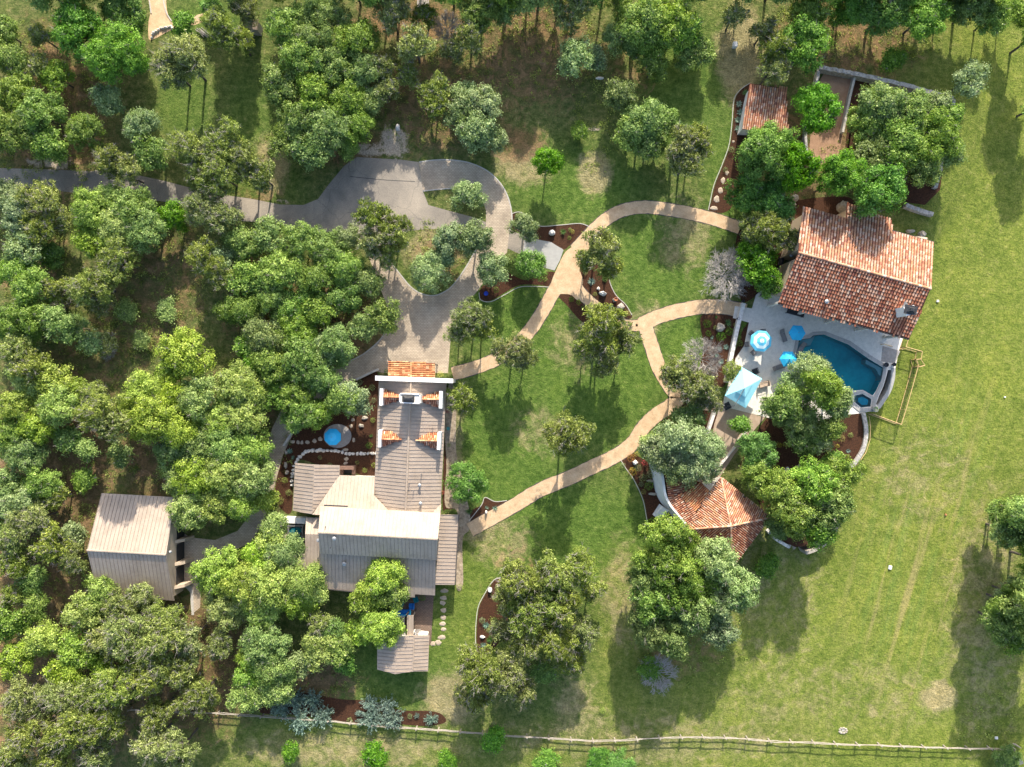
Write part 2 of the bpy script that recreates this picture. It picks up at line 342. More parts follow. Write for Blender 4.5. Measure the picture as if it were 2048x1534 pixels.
# ground: grass, dry grass, leaf litter and bare soil, weighed by painted zones
def ground_mat():
    m, nt, b = new_mat("lawn_and_meadow"); v = world_pos(nt)
    sep = N(nt, "ShaderNodeSeparateColor"); at = N(nt, "ShaderNodeAttribute", attribute_name="zone"); nt.links.new(at.outputs["Color"], sep.inputs[0])
    lush, mead, litter = sep.outputs[0], sep.outputs[1], sep.outputs[2]
    at2 = N(nt, "ShaderNodeAttribute", attribute_name="zone2"); sep2 = N(nt, "ShaderNodeSeparateColor"); nt.links.new(at2.outputs["Color"], sep2.inputs[0])
    dry, streak, bare = sep2.outputs[0], sep2.outputs[1], sep2.outputs[2]
    n1 = noise(nt, v, .22, 8, .68, .4); n2 = noise(nt, v, 1.1, 6, .72); n3 = noise(nt, v, 4.2, 5, .8); n4 = noise(nt, v, .55, 8, .72, .8)
    wood = ramp(nt, n2, [(.30, (.040, .066, .018)), (.46, (.085, .115, .032)), (.60, (.155, .165, .060)), (.72, (.27, .225, .125))])
    lawn = ramp(nt, n2, [(.30, (.040, .080, .014)), (.46, (.076, .134, .024)), (.60, (.120, .182, .038)), (.72, (.195, .225, .075))])
    meadow = ramp(nt, n2, [(.28, (.076, .116, .020)), (.44, (.132, .176, .030)), (.58, (.182, .216, .045)), (.74, (.262, .262, .085))])
    soil = ramp(nt, n4, [(.28, (.060, .050, .022)), (.45, (.135, .090, .048)), (.60, (.25, .155, .085)), (.74, (.40, .28, .17))])
    straw = ramp(nt, n2, [(.3, (.20, .17, .085)), (.55, (.33, .275, .15)), (.75, (.44, .37, .22))])
    c = mixc(nt, lush, wood, lawn)
    c = mixc(nt, mead, c, meadow)
    # mown streaks
    mp0 = N(nt, "ShaderNodeMapping"); mp0.inputs["Rotation"].default_value = (0, 0, math.radians(15)); nt.links.new(v, mp0.inputs[0])
    mp = N(nt, "ShaderNodeMapping"); mp.inputs["Scale"].default_value = (1.0, .05, 1); nt.links.new(mp0.outputs[0], mp.inputs[0])
    ns = noise(nt, mp.outputs[0], .75, 4, .6)
    sf = math_(nt, 'MULTIPLY', streak, ramp(nt, ns, [(.50, (0, 0, 0)), (.66, (1, 1, 1))]))
    c = mixc(nt, math_(nt, 'MULTIPLY', sf, .55), c, (.33, .27, .13))
    sg = math_(nt, 'MULTIPLY', streak, ramp(nt, ns, [(.34, (1, 1, 1)), (.46, (0, 0, 0))]))
    c = mixc(nt, math_(nt, 'MULTIPLY', sg, .4), c, (.12, .20, .05))
    def thr(fld, nn, soft=.16):   # painted weight pushed through a noise so zones fray
        s_ = math_(nt, 'ADD', fld, math_(nt, 'MULTIPLY_ADD', nn, 1.3, -1.15))
        mr = N(nt, "ShaderNodeMapRange", interpolation_type='SMOOTHSTEP'); nt.links.new(s_, mr.inputs[0])
        mr.inputs[1].default_value = -soft; mr.inputs[2].default_value = soft; return mr.outputs[0]
    c = mixc(nt, math_(nt, 'MULTIPLY', thr(math_(nt, 'ADD', dry, .12), n4, .22), .80), c, straw)
    c = mixc(nt, math_(nt, 'MULTIPLY', thr(math_(nt, 'MULTIPLY', litter, .86), n4, .22), .85), c, soil)
    c = mixc(nt, thr(bare, n4, .10), c, ramp(nt, n3, [(.3, (.34, .27, .20)), (.7, (.52, .44, .35))]))
    c = mixc(nt, 1.0, c, ramp(nt, n1, [(.32, (.80, .84, .80)), (.5, (1, 1, 1)), (.68, (1.20, 1.14, 1.06))]), 'MULTIPLY')
    c = mixc(nt, 1.0, c, ramp(nt, n3, [(.30, (.50, .52, .48)), (.48, (1, 1, 1)), (.68, (1.5, 1.44, 1.36))]), 'MULTIPLY')
    nt.links.new(c, b.inputs["Base Color"]); b.inputs["Roughness"].default_value = .95; b.inputs["Specular IOR Level"].default_value = .1
    bn = N(nt, "ShaderNodeBump"); bn.inputs["Strength"].default_value = 1.0; bn.inputs["Distance"].default_value = .17
    nt.links.new(math_(nt, 'ADD', math_(nt, 'MULTIPLY', n3, .8), math_(nt, 'MULTIPLY', noise(nt, v, 2.2, 4, .7), 1.0)), bn.inputs["Height"])
    nt.links.new(bn.outputs[0], b.inputs["Normal"])
    return m
M['ground'] = ground_mat()
# ---------------------------------------------------------------- the ground
def blobs(px, py, L):
    f = np.zeros_like(px)
    for b_ in L:
        cx, cy, rx, ry = b_[:4]; s_ = b_[4] if len(b_) > 4 else 1.0; a = math.radians(b_[5]) if len(b_) > 5 else 0
        dx, dy = px - cx, py - cy; u = (dx * math.cos(a) + dy * math.sin(a)) / rx; v_ = (-dx * math.sin(a) + dy * math.cos(a)) / ry
        f = np.maximum(f, s_ * np.clip(1.6 - 1.0 * np.sqrt(u * u + v_ * v_) * 1.05, 0, 1))
    return f
def build_ground():
    xs = np.concatenate([[-3000, -900, -300, -140, -100], np.arange(-86, 86.1, .7), [100, 140, 300, 900, 3000]])
    ys = np.concatenate([[-3000, -900, -300, -140, -90], np.arange(-70, 70.1, .7), [90, 140, 300, 900, 3000]])
    X, Y = np.meshgrid(xs, ys); px, py = X / S + 1024, 767 - Y / S
    Z = gz_plan(px, py)
    d = np.sqrt(((px - 1682) / 112) ** 2 + ((py - 742) / 86) ** 2); t = np.clip((1.0 - d) / .12, 0, 1); Z = np.minimum(Z, -2.4 * t * t * (3 - 2 * t))   # pit for the pool, under the terrace
    n0, n1 = X.shape; v = np.stack([X, Y, Z], -1).reshape(-1, 3)
    i = (np.arange(n0 - 1)[:, None] * n1 + np.arange(n1 - 1)[None, :]).ravel()
    f = np.stack([i, i + 1, i + n1 + 1, i + n1], -1)
    me = raw_mesh("ground", v, f, [M['ground']])
    lush = blobs(px, py, [(1150, 370, 150, 80), (1330, 515, 130, 120), (1400, 690, 110, 90), (1190, 730, 190, 200), (1020, 880, 130, 190), (1110, 1060, 190, 120),
                          (1240, 1100, 110, 140), (980, 1190, 90, 120), (1000, 620, 110, 90), (1370, 190, 110, 160, .85), (900, 1310, 60, 110, .9), (790, 1330, 110, 120, .8),
                          (500, 260, 60, 150, .7), (370, 210, 60, 80, .8), (420, 40, 90, 40, .8), (800, 1480, 300, 60, .45), (1120, 1400, 60, 150, .5), (560, 360, 50, 60, .5),
                          (880, 540, 90, 80, .5), (1460, 350, 60, 160, .9)])
    mead = blobs(px, py, [(2000, 500, 170, 700), (1870, 900, 220, 420), (1750, 1250, 330, 260), (1500, 1400, 220, 220, .9), (1240, 1350, 60, 200, .7), (1900, 1450, 400, 200), (1000, 1500, 260, 50, .5),
                          (650, 1490, 260, 60, .45), (380, 1480, 100, 60, .35), (1980, 90, 90, 120, .9), (940, 1230, 60, 160, .5)])
    litter = blobs(px, py, [(110, 930, 130, 220, .95), (70, 1130, 120, 120, .95), (120, 1350, 200, 200, .95), (380, 1330, 160, 140, .95), (560, 620, 130, 120, .75), (700, 640, 80, 110, .75),
                            (600, 1360, 120, 60, .85), (1060, 100, 150, 130, .72), (880, 200, 160, 120, .70), (400, 900, 220, 140, .80), (110, 230, 130, 200, .72), (700, 290, 90, 50, .8),
                            (300, 560, 130, 180, .62), (1700, 60, 160, 110, .72), (820, 40, 140, 50, .80), (1620, 300, 120, 130, .75), (880, 520, 60, 60, .62), (1260, 150, 60, 60, .55),
                            (1040, 290, 60, 40, .75), (200, 720, 140, 120, .55), (470, 870, 120, 130, .8), (1050, 1200, 90, 120, .5), (1370, 1290, 110, 80, .5), (520, 400, 60, 40, .5), (60, 520, 90, 120, .6)])
    dry = blobs(px, py, [(1480, 110, 45, 90, .72), (1190, 345, 35, 45, .65), (1245, 1190, 45, 110, .42), (1075, 860, 60, 50, .36), (1150, 690, 60, 60, .38), (1895, 1405, 40, 30, .7), (900, 1400, 60, 60, .55),
                         (1150, 1420, 50, 80, .42), (1050, 330, 60, 40, .6), (870, 500, 70, 40, .62), (1300, 1480, 400, 60, .33), (700, 1500, 260, 40, .42), (1870, 960, 120, 120, .28), (1290, 640, 40, 40, .4),
                         (970, 1060, 50, 40, .45), (540, 330, 40, 60, .6), (1010, 1090, 60, 60, .4), (1370, 470, 60, 80, .42), (1560, 1180, 120, 300, .28), (1990, 1250, 90, 300, .35), (910, 900, 20, 120, .5), (1700, 1400, 300, 80, .28)])
    streak = blobs(px, py, [(1860, 1120, 110, 300, 1, 14), (1500, 1440, 300, 60, .25)])
    bare = blobs(px, py, [(788, 285, 34, 42, .62), (560, 402, 22, 10, .5), (100, 330, 60, 16, .55), (745, 300, 40, 16, .6), (1185, 260, 18, 10, .55), (1895, 1408, 14, 9, .3)])
    for nm, (r, g, b_) in (("zone", (lush, mead, litter)), ("zone2", (dry, streak, bare))):
        at = me.color_attributes.new(nm, 'FLOAT_COLOR', 'POINT')
        at.data.foreach_set("color", np.stack([r, g, b_, np.ones_like(r)], -1).astype(np.float32).ravel())
    me.polygons.foreach_set("use_smooth", [True] * len(me.polygons))
    o = bpy.data.objects.new("ground", me); COL.objects.link(o); tag(o, kind="structure")
build_ground()

def smooth(pts, closed=False, k=6):
    n = len(pts); out = []
    rng_ = range(n) if closed else range(n - 1)
    g = (lambda i: pts[i % n]) if closed else (lambda i: pts[min(max(i, 0), n - 1)])
    for i in rng_:
        p0, p1, p2, p3 = g(i - 1), g(i), g(i + 1), g(i + 2)
        for j in range(k):
            t = j / k
            out.append(tuple(.5 * (2 * b_ + (c - a) * t + (2 * a - 5 * b_ + 4 * c - d) * t * t + (3 * b_ - a - 3 * c + d) * t ** 3) for a, b_, c, d in zip(p0, p1, p2, p3)))
    if not closed: out.append(tuple(pts[-1]))
    return out
def sheet(name, pts, z, m, kind="structure", sm=True, holes=None, t=0.0, z0=None, rel=True):
    """flat piece of ground cover from photo outline; its rim goes down to z0"""
    if sm: pts = smooth(pts, True)
    W = [P(p[0], p[1], z) for p in pts] if rel else [A(p[0], p[1], z) for p in pts]
    mb = MB(); mb.prism([(q.x, q.y) for q in W], (z - .06 if z0 is None else z0), [q.z for q in W])
    o = mb.build(name, m); tag(o, kind=kind); return o
def ribbon_px(cl, wd, k=8):
    cl = smooth([tuple(c) + ((wd,) if len(c) == 2 else ()) for c in cl], False, k); L_, R_ = [], []; jr = random.Random(int(wd * 10) + len(cl))
    for i, c in enumerate(cl):
        a, b_ = cl[max(i - 1, 0)], cl[min(i + 1, len(cl) - 1)]; dx, dy = b_[0] - a[0], b_[1] - a[1]; l = math.hypot(dx, dy) or 1
        nx, ny = -dy / l, dx / l; h = c[2] / 2; j1, j2 = (jr.uniform(-.7, .7), jr.uniform(-.7, .7)) if wd > 20 else (0, 0); L_.append((c[0] + nx * (h + j1), c[1] + ny * (h + j1))); R_.append((c[0] - nx * (h + j2), c[1] - ny * (h + j2)))
    return L_, R_
def strip(name, cl, wd, z, m, k=8, hgt=None, parent=None, jit=0, mbx=None):
    """ribbon of constant or given width along a photo line; hgt makes it a low wall"""
    L_, R_ = ribbon_px(cl, wd, k); mb = mbx or MB(); n = len(L_); zb = -.06 if hgt is None else -.4
    rg = random.Random(len(name) * 31 + n); vs = []
    for a, b_ in zip(L_, R_):
        dz = rg.uniform(-jit, jit); pa, pb = P(a[0], a[1], z), P(b_[0], b_[1], z)
        vs += [(pa.x, pa.y, pa.z - z + zb), (pa.x, pa.y, pa.z + dz), (pb.x, pb.y, pb.z + dz), (pb.x, pb.y, pb.z - z + zb)]
    fs = []
    for i in range(n - 1):
        o = i * 4; fs += [(o, o + 4, o + 5, o + 1), (o + 1, o + 5, o + 6, o + 2), (o + 2, o + 6, o + 7, o + 3)]
    fs += [(0, 1, 2, 3), ((n - 1) * 4 + 3, (n - 1) * 4 + 2, (n - 1) * 4 + 1, (n - 1) * 4)]
    mb.add(vs, fs)
    if mbx: return None
    return mb.build(name, m, parent)

# drive: asphalt, pavers, island
sheet("driveway", [(-60, 335), (75, 338), (150, 341), (250, 345), (330, 362), (420, 386), (500, 397), (560, 409), (607, 410), (636, 398), (658, 368), (688, 332), (714, 314), (760, 317), (800, 319), (837, 324),
                   (842, 352), (846, 382), (857, 410), (900, 422), (945, 434), (972, 444), (1000, 452), (1040, 468), (1066, 480), (1100, 484), (1126, 498), (1108, 541), (1075, 530), (1040, 508), (1000, 490), (962, 468), (920, 458),
                   (850, 458), (770, 468), (700, 467), (600, 460), (540, 446), (470, 441), (400, 412), (320, 402), (230, 396), (160, 387), (75, 376), (-60, 370)], .012, M['asphalt'], sm=False)
sheet("paver_drive", [(838, 324), (870, 320), (905, 320), (940, 326), (975, 342), (1002, 368), (1018, 400), (1024, 435), (1018, 470), (1014, 505), (996, 522), (978, 548), (957, 580), (935, 602), (915, 632), (902, 670), (899, 705), (896, 746),
                      (770, 746), (745, 742), (714, 757), (680, 775), (640, 800), (606, 830), (587, 865), (566, 910), (552, 960), (540, 1010), (524, 1050), (500, 1085), (460, 1105), (420, 1125), (402, 1160), (400, 1215), (388, 1225), (383, 1190), (372, 1172), (350, 1168), (345, 1050),
                      (380, 1075), (430, 1080), (475, 1062), (500, 1030), (515, 980), (525, 920), (545, 855), (575, 795), (620, 757), (680, 732), (728, 706), (760, 680), (778, 645), (774, 612), (760, 575), (748, 545), (735, 505), (700, 478), (690, 462),
                      (740, 462), (775, 470), (768, 492), (775, 515), (800, 548), (822, 574), (845, 588), (868, 591), (888, 584), (906, 570), (928, 540), (948, 506), (962, 480), (972, 452), (972, 420), (962, 396), (935, 382), (900, 377), (846, 382)], .018, M['paver'], sm=False)
for nm, cl in (("kerb", [(838, 324), (870, 320), (905, 320), (940, 326), (975, 342), (1002, 368), (1018, 400), (1024, 435), (1019, 462)]), ("kerb", [(768, 492), (775, 515), (800, 548), (822, 574), (845, 588), (868, 591), (888, 584), (906, 570), (928, 540), (948, 506), (962, 480)]),
               ("kerb", [(846, 382), (900, 377), (935, 382)]), ("kerb", [(774, 650), (762, 677), (730, 706), (700, 722)])):
    tag(strip(nm, cl, 2.2, .045, M['kerb']), kind="structure")
tag(strip("asphalt_crack", [(700, 353), (770, 360), (830, 363)], 1.2, .016, M['darkmetal']), kind="structure")
sheet("concrete_pad", [(1050, 472), (1066, 477), (1085, 481), (1102, 484), (1127, 500), (1120, 520), (1109, 541), (1085, 534), (1060, 522), (1046, 505)], .022, M['slab'], sm=False)
# sandy paths
sheet("sandy_plaza", [(1196, 458), (1172, 470), (1146, 492), (1130, 505), (1117, 530), (1104, 560), (1096, 590), (1088, 606), (1100, 606), (1117, 590), (1127, 588), (1142, 590), (1156, 600), (1160, 580), (1166, 562), (1160, 540), (1163, 520), (1180, 495), (1204, 478)], .020, M['sand'])
PATHS = [("arch_path", [(1480, 456), (1440, 442), (1400, 431), (1350, 421), (1290, 414), (1245, 421), (1210, 440), (1180, 468), (1150, 500)], 25, .024),
         ("house_path", [(1120, 560), (1100, 596), (1082, 628), (1062, 658), (1030, 692), (1000, 714), (960, 732), (905, 748)], 26, .028),
         ("link_path", [(1150, 570), (1168, 592), (1190, 612), (1215, 632), (1250, 650), (1285, 650)], 22, .032),
         ("pool_path", [(1492, 622), (1460, 616), (1425, 613), (1385, 616), (1330, 629), (1290, 645), (1285, 652)], 28, .036),
         ("lawn_path", [(1288, 640), (1295, 668), (1306, 700), (1318, 735), (1338, 770), (1356, 795), (1340, 812), (1310, 832), (1286, 856), (1262, 890), (1225, 915), (1180, 936), (1140, 955), (1080, 980), (1030, 1010), (985, 1035), (940, 1060)], 28, .040)]
for nm, cl, wd, z in PATHS: tag(strip(nm, cl, wd, z, M['sand']), kind="structure")
for nm, cl, wd, z in PATHS: tag(strip("path_edging", cl, wd + 2.2, .015, M['fascia']), kind="structure")  # dark strip standing in for the shadow line of slightly sunken paths
sheet("gravel_walk", [(295, -20), (328, -20), (334, 20), (345, 45), (372, 42), (400, 28), (430, 30), (395, 48), (360, 55), (338, 62), (312, 76), (298, 78), (297, 45), (301, 20)], .02, M['sand'])
for cl in ([(326, -10), (328, 8), (333, 26), (343, 42)], [(297, -10), (300, 12), (302, 26)]): tag(strip("walk_edging", cl, 2.0, .12, M['kerb']), kind="structure")
sheet("gravel_court", [(1640, 160), (1652, 140), (1700, 148), (1712, 152), (1700, 190), (1690, 230), (1684, 280), (1672, 330), (1630, 330), (1618, 320), (1622, 250), (1632, 190)], .02, M['gravelcourt'], sm=False)
sheet("gravel_court", [(1712, 152), (1770, 165), (1850, 185), (1900, 200), (1900, 240), (1880, 380), (1850, 410), (1780, 400), (1690, 300), (1700, 200)], .014, M['mulch'], sm=False)
# mulch beds (each an outline in the photograph)
BEDS = [[(1022, 428), (1040, 424), (1062, 438), (1080, 452), (1120, 450), (1160, 447), (1182, 455), (1160, 472), (1140, 490), (1126, 499), (1100, 484), (1066, 477), (1040, 465), (1022, 452)],
        [(1160, 520), (1172, 500), (1200, 520), (1218, 545), (1220, 565), (1232, 590), (1252, 610), (1264, 630), (1258, 638), (1236, 632), (1205, 616), (1180, 592), (1162, 572), (1158, 548)],
        [(1116, 590), (1140, 588), (1158, 600), (1180, 622), (1200, 645), (1185, 655), (1160, 640), (1135, 612)],
        [(958, 585), (970, 566), (1000, 540), (1050, 560), (1088, 545), (1111, 545), (1106, 560), (1098, 572), (1078, 570), (1040, 570), (1010, 585), (982, 601), (962, 600)],
        [(1404, 630), (1440, 628), (1476, 636), (1482, 650), (1470, 700), (1455, 760), (1440, 775), (1410, 765), (1400, 740), (1408, 690), (1402, 660)],
        [(1488, 655), (1502, 645), (1492, 690), (1480, 715), (1462, 760), (1458, 735), (1475, 690)],
        [(1500, 168), (1482, 180), (1470, 200), (1466, 245), (1460, 290), (1446, 330), (1430, 370), (1422, 405), (1418, 420), (1448, 425), (1470, 400), (1500, 300), (1500, 200)],
        [(1240, 915), (1262, 905), (1290, 920), (1330, 930), (1340, 1000), (1370, 1048), (1350, 1070), (1310, 1060), (1296, 1040), (1288, 1000), (1270, 960), (1252, 935)],
        [(963, 1010), (970, 996), (990, 1003), (1013, 1002), (1018, 1008), (995, 1022), (970, 1034), (950, 1046), (938, 1040), (945, 1020)],
        [(1010, 1158), (990, 1160), (970, 1190), (957, 1220), (953, 1280), (960, 1310), (985, 1300), (1010, 1260), (1020, 1200)],
        [(700, 760), (755, 745), (757, 860), (750, 955), (690, 935), (640, 930), (590, 925), (584, 1020), (565, 1020), (550, 990), (560, 930), (578, 880), (600, 840), (640, 800)],
        [(540, 1392), (600, 1385), (680, 1398), (740, 1402), (800, 1420), (860, 1422), (885, 1430), (890, 1445), (850, 1452), (790, 1448), (700, 1445), (600, 1430), (520, 1425)],
        [(1348, 770), (1362, 800), (1372, 790), (1365, 770)], [(1380, 790), (1430, 815), (1432, 870), (1380, 880), (1330, 850), (1350, 820)],
        [(890, 770), (905, 800), (905, 960), (912, 1010), (893, 1018), (885, 1000), (892, 800)],
        [(1480, 460), (1530, 455), (1590, 440), (1600, 470), (1540, 560), (1500, 600), (1480, 595), (1470, 520)],
        [(1600, 400), (1700, 395), (1700, 440), (1600, 415)], [(1555, 395), (1600, 400), (1600, 440), (1570, 420)]]
for i, b_ in enumerate(BEDS): sheet("mulch_bed", b_, .010 + .0004 * i, M['mulch'])
for e in ([(1022, 428), (1040, 424), (1062, 438), (1080, 452), (1120, 450), (1160, 447), (1182, 455)], [(1218, 545), (1220, 565), (1232, 590), (1252, 610), (1264, 630)], [(958, 585), (962, 600), (982, 603), (1010, 589), (1040, 574), (1078, 573), (1098, 574)],
          [(1500, 166), (1480, 180), (1468, 200), (1464, 245), (1458, 290), (1444, 330), (1428, 370), (1420, 405), (1417, 420)], [(1240, 917), (1252, 937), (1268, 960), (1286, 1000), (1294, 1040), (1300, 1062)],
          [(938, 1042), (963, 1010), (970, 995), (990, 1003), (1014, 1001)], [(1008, 1156), (988, 1160), (968, 1190), (955, 1220), (951, 1280), (958, 1312)]):
    tag(strip("bed_edging", e, 1.3, .05, M['kerb']), kind="structure")
sheet("rock_garden", [(897, 770), (912, 790), (912, 900), (925, 960), (940, 1030), (938, 1060), (925, 1080), (926, 1168), (912, 1168), (916, 1030), (890, 1010), (893, 930), (890, 860)], .022, mat("creek_gravel", [(.15, .12, .09), (.34, .27, .19), (.5, .42, .32)], .95, 2.2, 8, bump=.9, bscale=9, fine=.35))
sheet("brick_terrace", [(800, 1180), (868, 1180), (862, 1290), (790, 1290), (780, 1230)], .02, brick_mat("terrace_brick", (.24, .16, .12), (.18, .12, .09), (.12, .10, .08), .4, .2, blot=.2), sm=False)
sheet("tiled_terrace", [(566, 1038), (612, 1036), (612, 1150), (566, 1150)], .03, M['tiles'], sm=False)
sheet("garage_apron", [(340, 1050), (366, 1050), (366, 1180), (340, 1180)], .026, M['slab'], sm=False)
sheet("garage_walk", [(366, 1168), (378, 1168), (386, 1180), (388, 1230), (383, 1230), (380, 1184), (372, 1176), (364, 1176)], .03, M['kerb'], sm=False)
sheet("round_terrace", [(675 + 28 * math.cos(a * math.pi / 10), 874 + 24 * math.sin(a * math.pi / 10) - 2) for a in range(20)], .03, M['deck'], sm=False)
sheet("side_court", [(1440, 812), (1448, 800), (1478, 812), (1530, 835), (1500, 870), (1468, 910), (1436, 960), (1420, 985), (1390, 975), (1420, 900), (1428, 850), (1372, 792), (1380, 788), (1440, 812)][:11] , .028, mat("tan_court", [(.32, .24, .17), (.46, .36, .27)], .9, 1.2, 7, fine=.12), sm=False)
sheet("side_court", [(1395, 795), (1442, 812), (1438, 826), (1398, 818)], .032, mat("tan_court_step", [(.36, .27, .19), (.48, .38, .28)], .9, 1.2, 7, fine=.12), sm=False)

# ---------------------------------------------------------------- pool terrace with its pool
POOL = [(1597, 680), (1620, 676), (1627, 670), (1648, 669), (1697, 689), (1738, 718), (1768, 736), (1762, 760), (1752, 782), (1745, 791), (1726, 780), (1706, 781), (1640, 780), (1600, 745), (1590, 715)]
def terrace():
    z = .05; mb = MB()
    outer = [A(p[0], p[1], z) for p in [(1512, 590), (1504, 617), (1470, 612), (1466, 636), (1498, 645), (1488, 692), (1472, 715), (1448, 797), (1447, 813), (1534, 835), (1600, 850), (1690, 830), (1718, 827), (1745, 822), (1757, 819), (1768, 805), (1781, 783), (1789, 757), (1791, 735), (1798, 700), (1806, 676), (1850, 560), (1600, 505), (1590, 560), (1545, 560)]]
    hole = [A(p[0], p[1], z) for p in POOL]
    spa = [A(p[0], p[1], z) for p in SPA_IN]
    bas = [A(p[0], p[1], z) for p in BASIN]
    tr = tessellate_polygon([outer, hole, spa, bas]); allv = outer + hole + spa + bas
    mb.add(allv, [tuple(t) for t in tr])
    for loop in (outer,):
        n = len(loop); mb.add([(q.x, q.y, zz) for zz in (-2.8, z) for q in loop], [(i, (i + 1) % n, (i + 1) % n + n, i + n) for i in range(n)])
    o = mb.build("pool_terrace", M['concrete']); tag(o, kind="structure")
    bm = bmesh.new(); bm.from_mesh(o.data); bmesh.ops.recalc_face_normals(bm, faces=bm.faces)
    for f in bm.faces:
        if abs(f.normal.z) > .9 and f.normal.z < 0: f.normal_flip()
    bm.to_mesh(o.data); bm.free()
SPA_IN = [(1709, 791), (1725, 787.5), (1743, 798), (1741, 813), (1722, 815), (1708, 803)]
BASIN = [(1776, 740), (1783, 740), (1782, 756), (1775, 778), (1764, 798), (1755, 810), (1752, 808), (1757, 795), (1767, 772), (1773, 752)]
terrace()
def Aq(pts, z): return [A(p[0], p[1], z) for p in pts]
def absstrip(mb, cl, wd, z, zb, k=6):
    L_, R_ = ribbon_px(cl, wd, k); vs = []; n = len(L_)
    for a, b_ in zip(L_, R_):
        pa, pb = A(a[0], a[1], z), A(b_[0], b_[1], z); vs += [(pa.x, pa.y, zb), tuple(pa), tuple(pb), (pb.x, pb.y, zb)]
    fs = []
    for i in range(n - 1):
        o = i * 4; fs += [(o, o + 4, o + 5, o + 1), (o + 1, o + 5, o + 6, o + 2), (o + 2, o + 6, o + 7, o + 3)]
    fs += [(0, 1, 2, 3), ((n - 1) * 4 + 3, (n - 1) * 4 + 2, (n - 1) * 4 + 1, (n - 1) * 4)]; mb.add(vs, fs)
def pool():
    r = thing("swimming_pool", A(1680, 730, 0), "angular teal swimming pool sunk in the pale terrace beside the tiled poolhouse", "swimming pool")
    mb = MB(); L = Aq(POOL, .05); n = len(L)
    mb.add([(q.x, q.y, zz) for zz in (.05, -1.6) for q in L], [(i, (i + 1) % n, (i + 1) % n + n, i + n) for i in range(n)] + [tuple(range(n, 2 * n))])
    mb.build("pool_shell", M['pooltile'], r)
    mb = MB(); mb.prism([(q.x, q.y) for q in Aq([(1590, 714), (1598, 681), (1620, 677), (1631, 672), (1622, 690), (1608, 694), (1604, 712)], .0)], -1.6, -.22)
    mb.build("tanning_ledge", M['ledge'], r); mb = MB()
    mb.prism([(q.x, q.y) for q in Aq([(1733.5, 719), (1767, 737), (1762, 753), (1753, 738), (1733, 727)], .0)], -1.6, -.25)
    mb.build("pool_bench", M['ledge'], r)
    mb = MB(); mb.prism([(q.x, q.y) for q in Aq([(1588, 720), (1604, 712), (1612, 694), (1626, 692), (1622, 708), (1606, 730)], .0)], -1.6, -.55); mb.build("pool_step", M['pooltile'], r)
    mb = MB(); W = Aq(POOL, -.06); mb.add(W, [tuple(t) for t in tessellate_polygon([W])]); o = mb.build("pool_water", M['water'], r)
    if o.data.polygons[0].normal.z < 0: o.data.flip_normals()
    mb = MB(); absstrip(mb, [(1588, 716), (1595, 678), (1618, 672.5), (1627, 667), (1649, 665.5), (1699, 685), (1740, 714), (1770, 732)], 7, .10, -.3, 1); mb.build("coping", M['coping'], r)
    mb = MB(); absstrip(mb, [(1771, 731), (1768, 752), (1762, 772), (1752, 794), (1747, 818)], 6.5, .16, -2.6); mb.build("vanishing_edge", M['slab'], r)
    mb = MB(); absstrip(mb, [(1787, 736), (1786, 755), (1779, 780), (1766, 802), (1757, 815)], 8, .14, -2.8); mb.build("catch_wall", M['slab'], r)
    mb = MB(); B = Aq(BASIN, -1.2); mb.prism([(q.x, q.y) for q in Aq([(1772, 736), (1792, 738), (1784, 775), (1768, 806), (1750, 816), (1750, 800), (1764, 768)], 0)], -1.5, -1.0); mb.build("catch_basin", M['basin'], r)
    s = thing("spa_tub", A(1726, 802, 0), "small hexagonal spa at the south end of the swimming pool", "spa")
    mb = MB(); L = Aq(SPA_IN, .05); n = len(L)
    mb.add([(q.x, q.y, zz) for zz in (.05, -1.0) for q in L], [(i, (i + 1) % n, (i + 1) % n + n, i + n) for i in range(n)] + [tuple(range(n, 2 * n))]); mb.build("spa_shell", M['ledge'], s)
    mb = MB(); c = (1727, 803); inn = [(c[0] + (p[0] - c[0]) * .6, c[1] + (p[1] - c[1]) * .6) for p in SPA_IN]
    Q = Aq(inn, -.35); mb.add(Q, [tuple(t) for t in tessellate_polygon([Q])]); mb.build("spa_floor", mat("spa_blue", [(.03, .32, .42), (.06, .45, .55)], .6), s)
    mb = MB(); W = Aq(SPA_IN, -.04); mb.add(W, [tuple(t) for t in tessellate_polygon([W])]); o = mb.build("spa_water", M['water'], s)
    if o.data.polygons[0].normal.z < 0: o.data.flip_normals()
    mb = MB(); absstrip(mb, [(1704, 800), (1706, 787), (1726, 783.5), (1747, 795), (1745, 818)], 4.5, .12, -.3, 1)
    absstrip(mb, [(1701, 796), (1704, 806), (1720, 820), (1748, 819)], 8, .14, -2.6, 1); mb.build("spa_coping", M['coping'], s)
pool()
# ---------------------------------------------------------------- roofs
def plane3(a, b_, c):
    n = (b_ - a).cross(c - a).normalized(); n = -n if n.z < 0 else n; return a, n
def onpl(px, py, pl):
    o = Vector((0, 0, H)); d = A(px, py, 0) - o; return o + d * ((pl[0] - o).dot(pl[1]) / d.dot(pl[1]))
def clip_line(poly, p, d):
    """segment of line p + t d inside a convex or simple polygon (xy); first and last crossing pairs"""
    ts = []; n = len(poly)
    for i in range(n):
        a, b_ = poly[i], poly[(i + 1) % n]; ex, ey = b_.x - a.x, b_.y - a.y; den = d[0] * ey - d[1] * ex
        if abs(den) < 1e-9: continue
        t = ((a.x - p[0]) * ey - (a.y - p[1]) * ex) / den; u = ((a.x - p[0]) * d[1] - (a.y - p[1]) * d[0]) / den
        if 0 <= u < 1: ts.append(t)
    ts.sort(); return [(ts[i], ts[i + 1]) for i in range(0, len(ts) - 1, 2)]
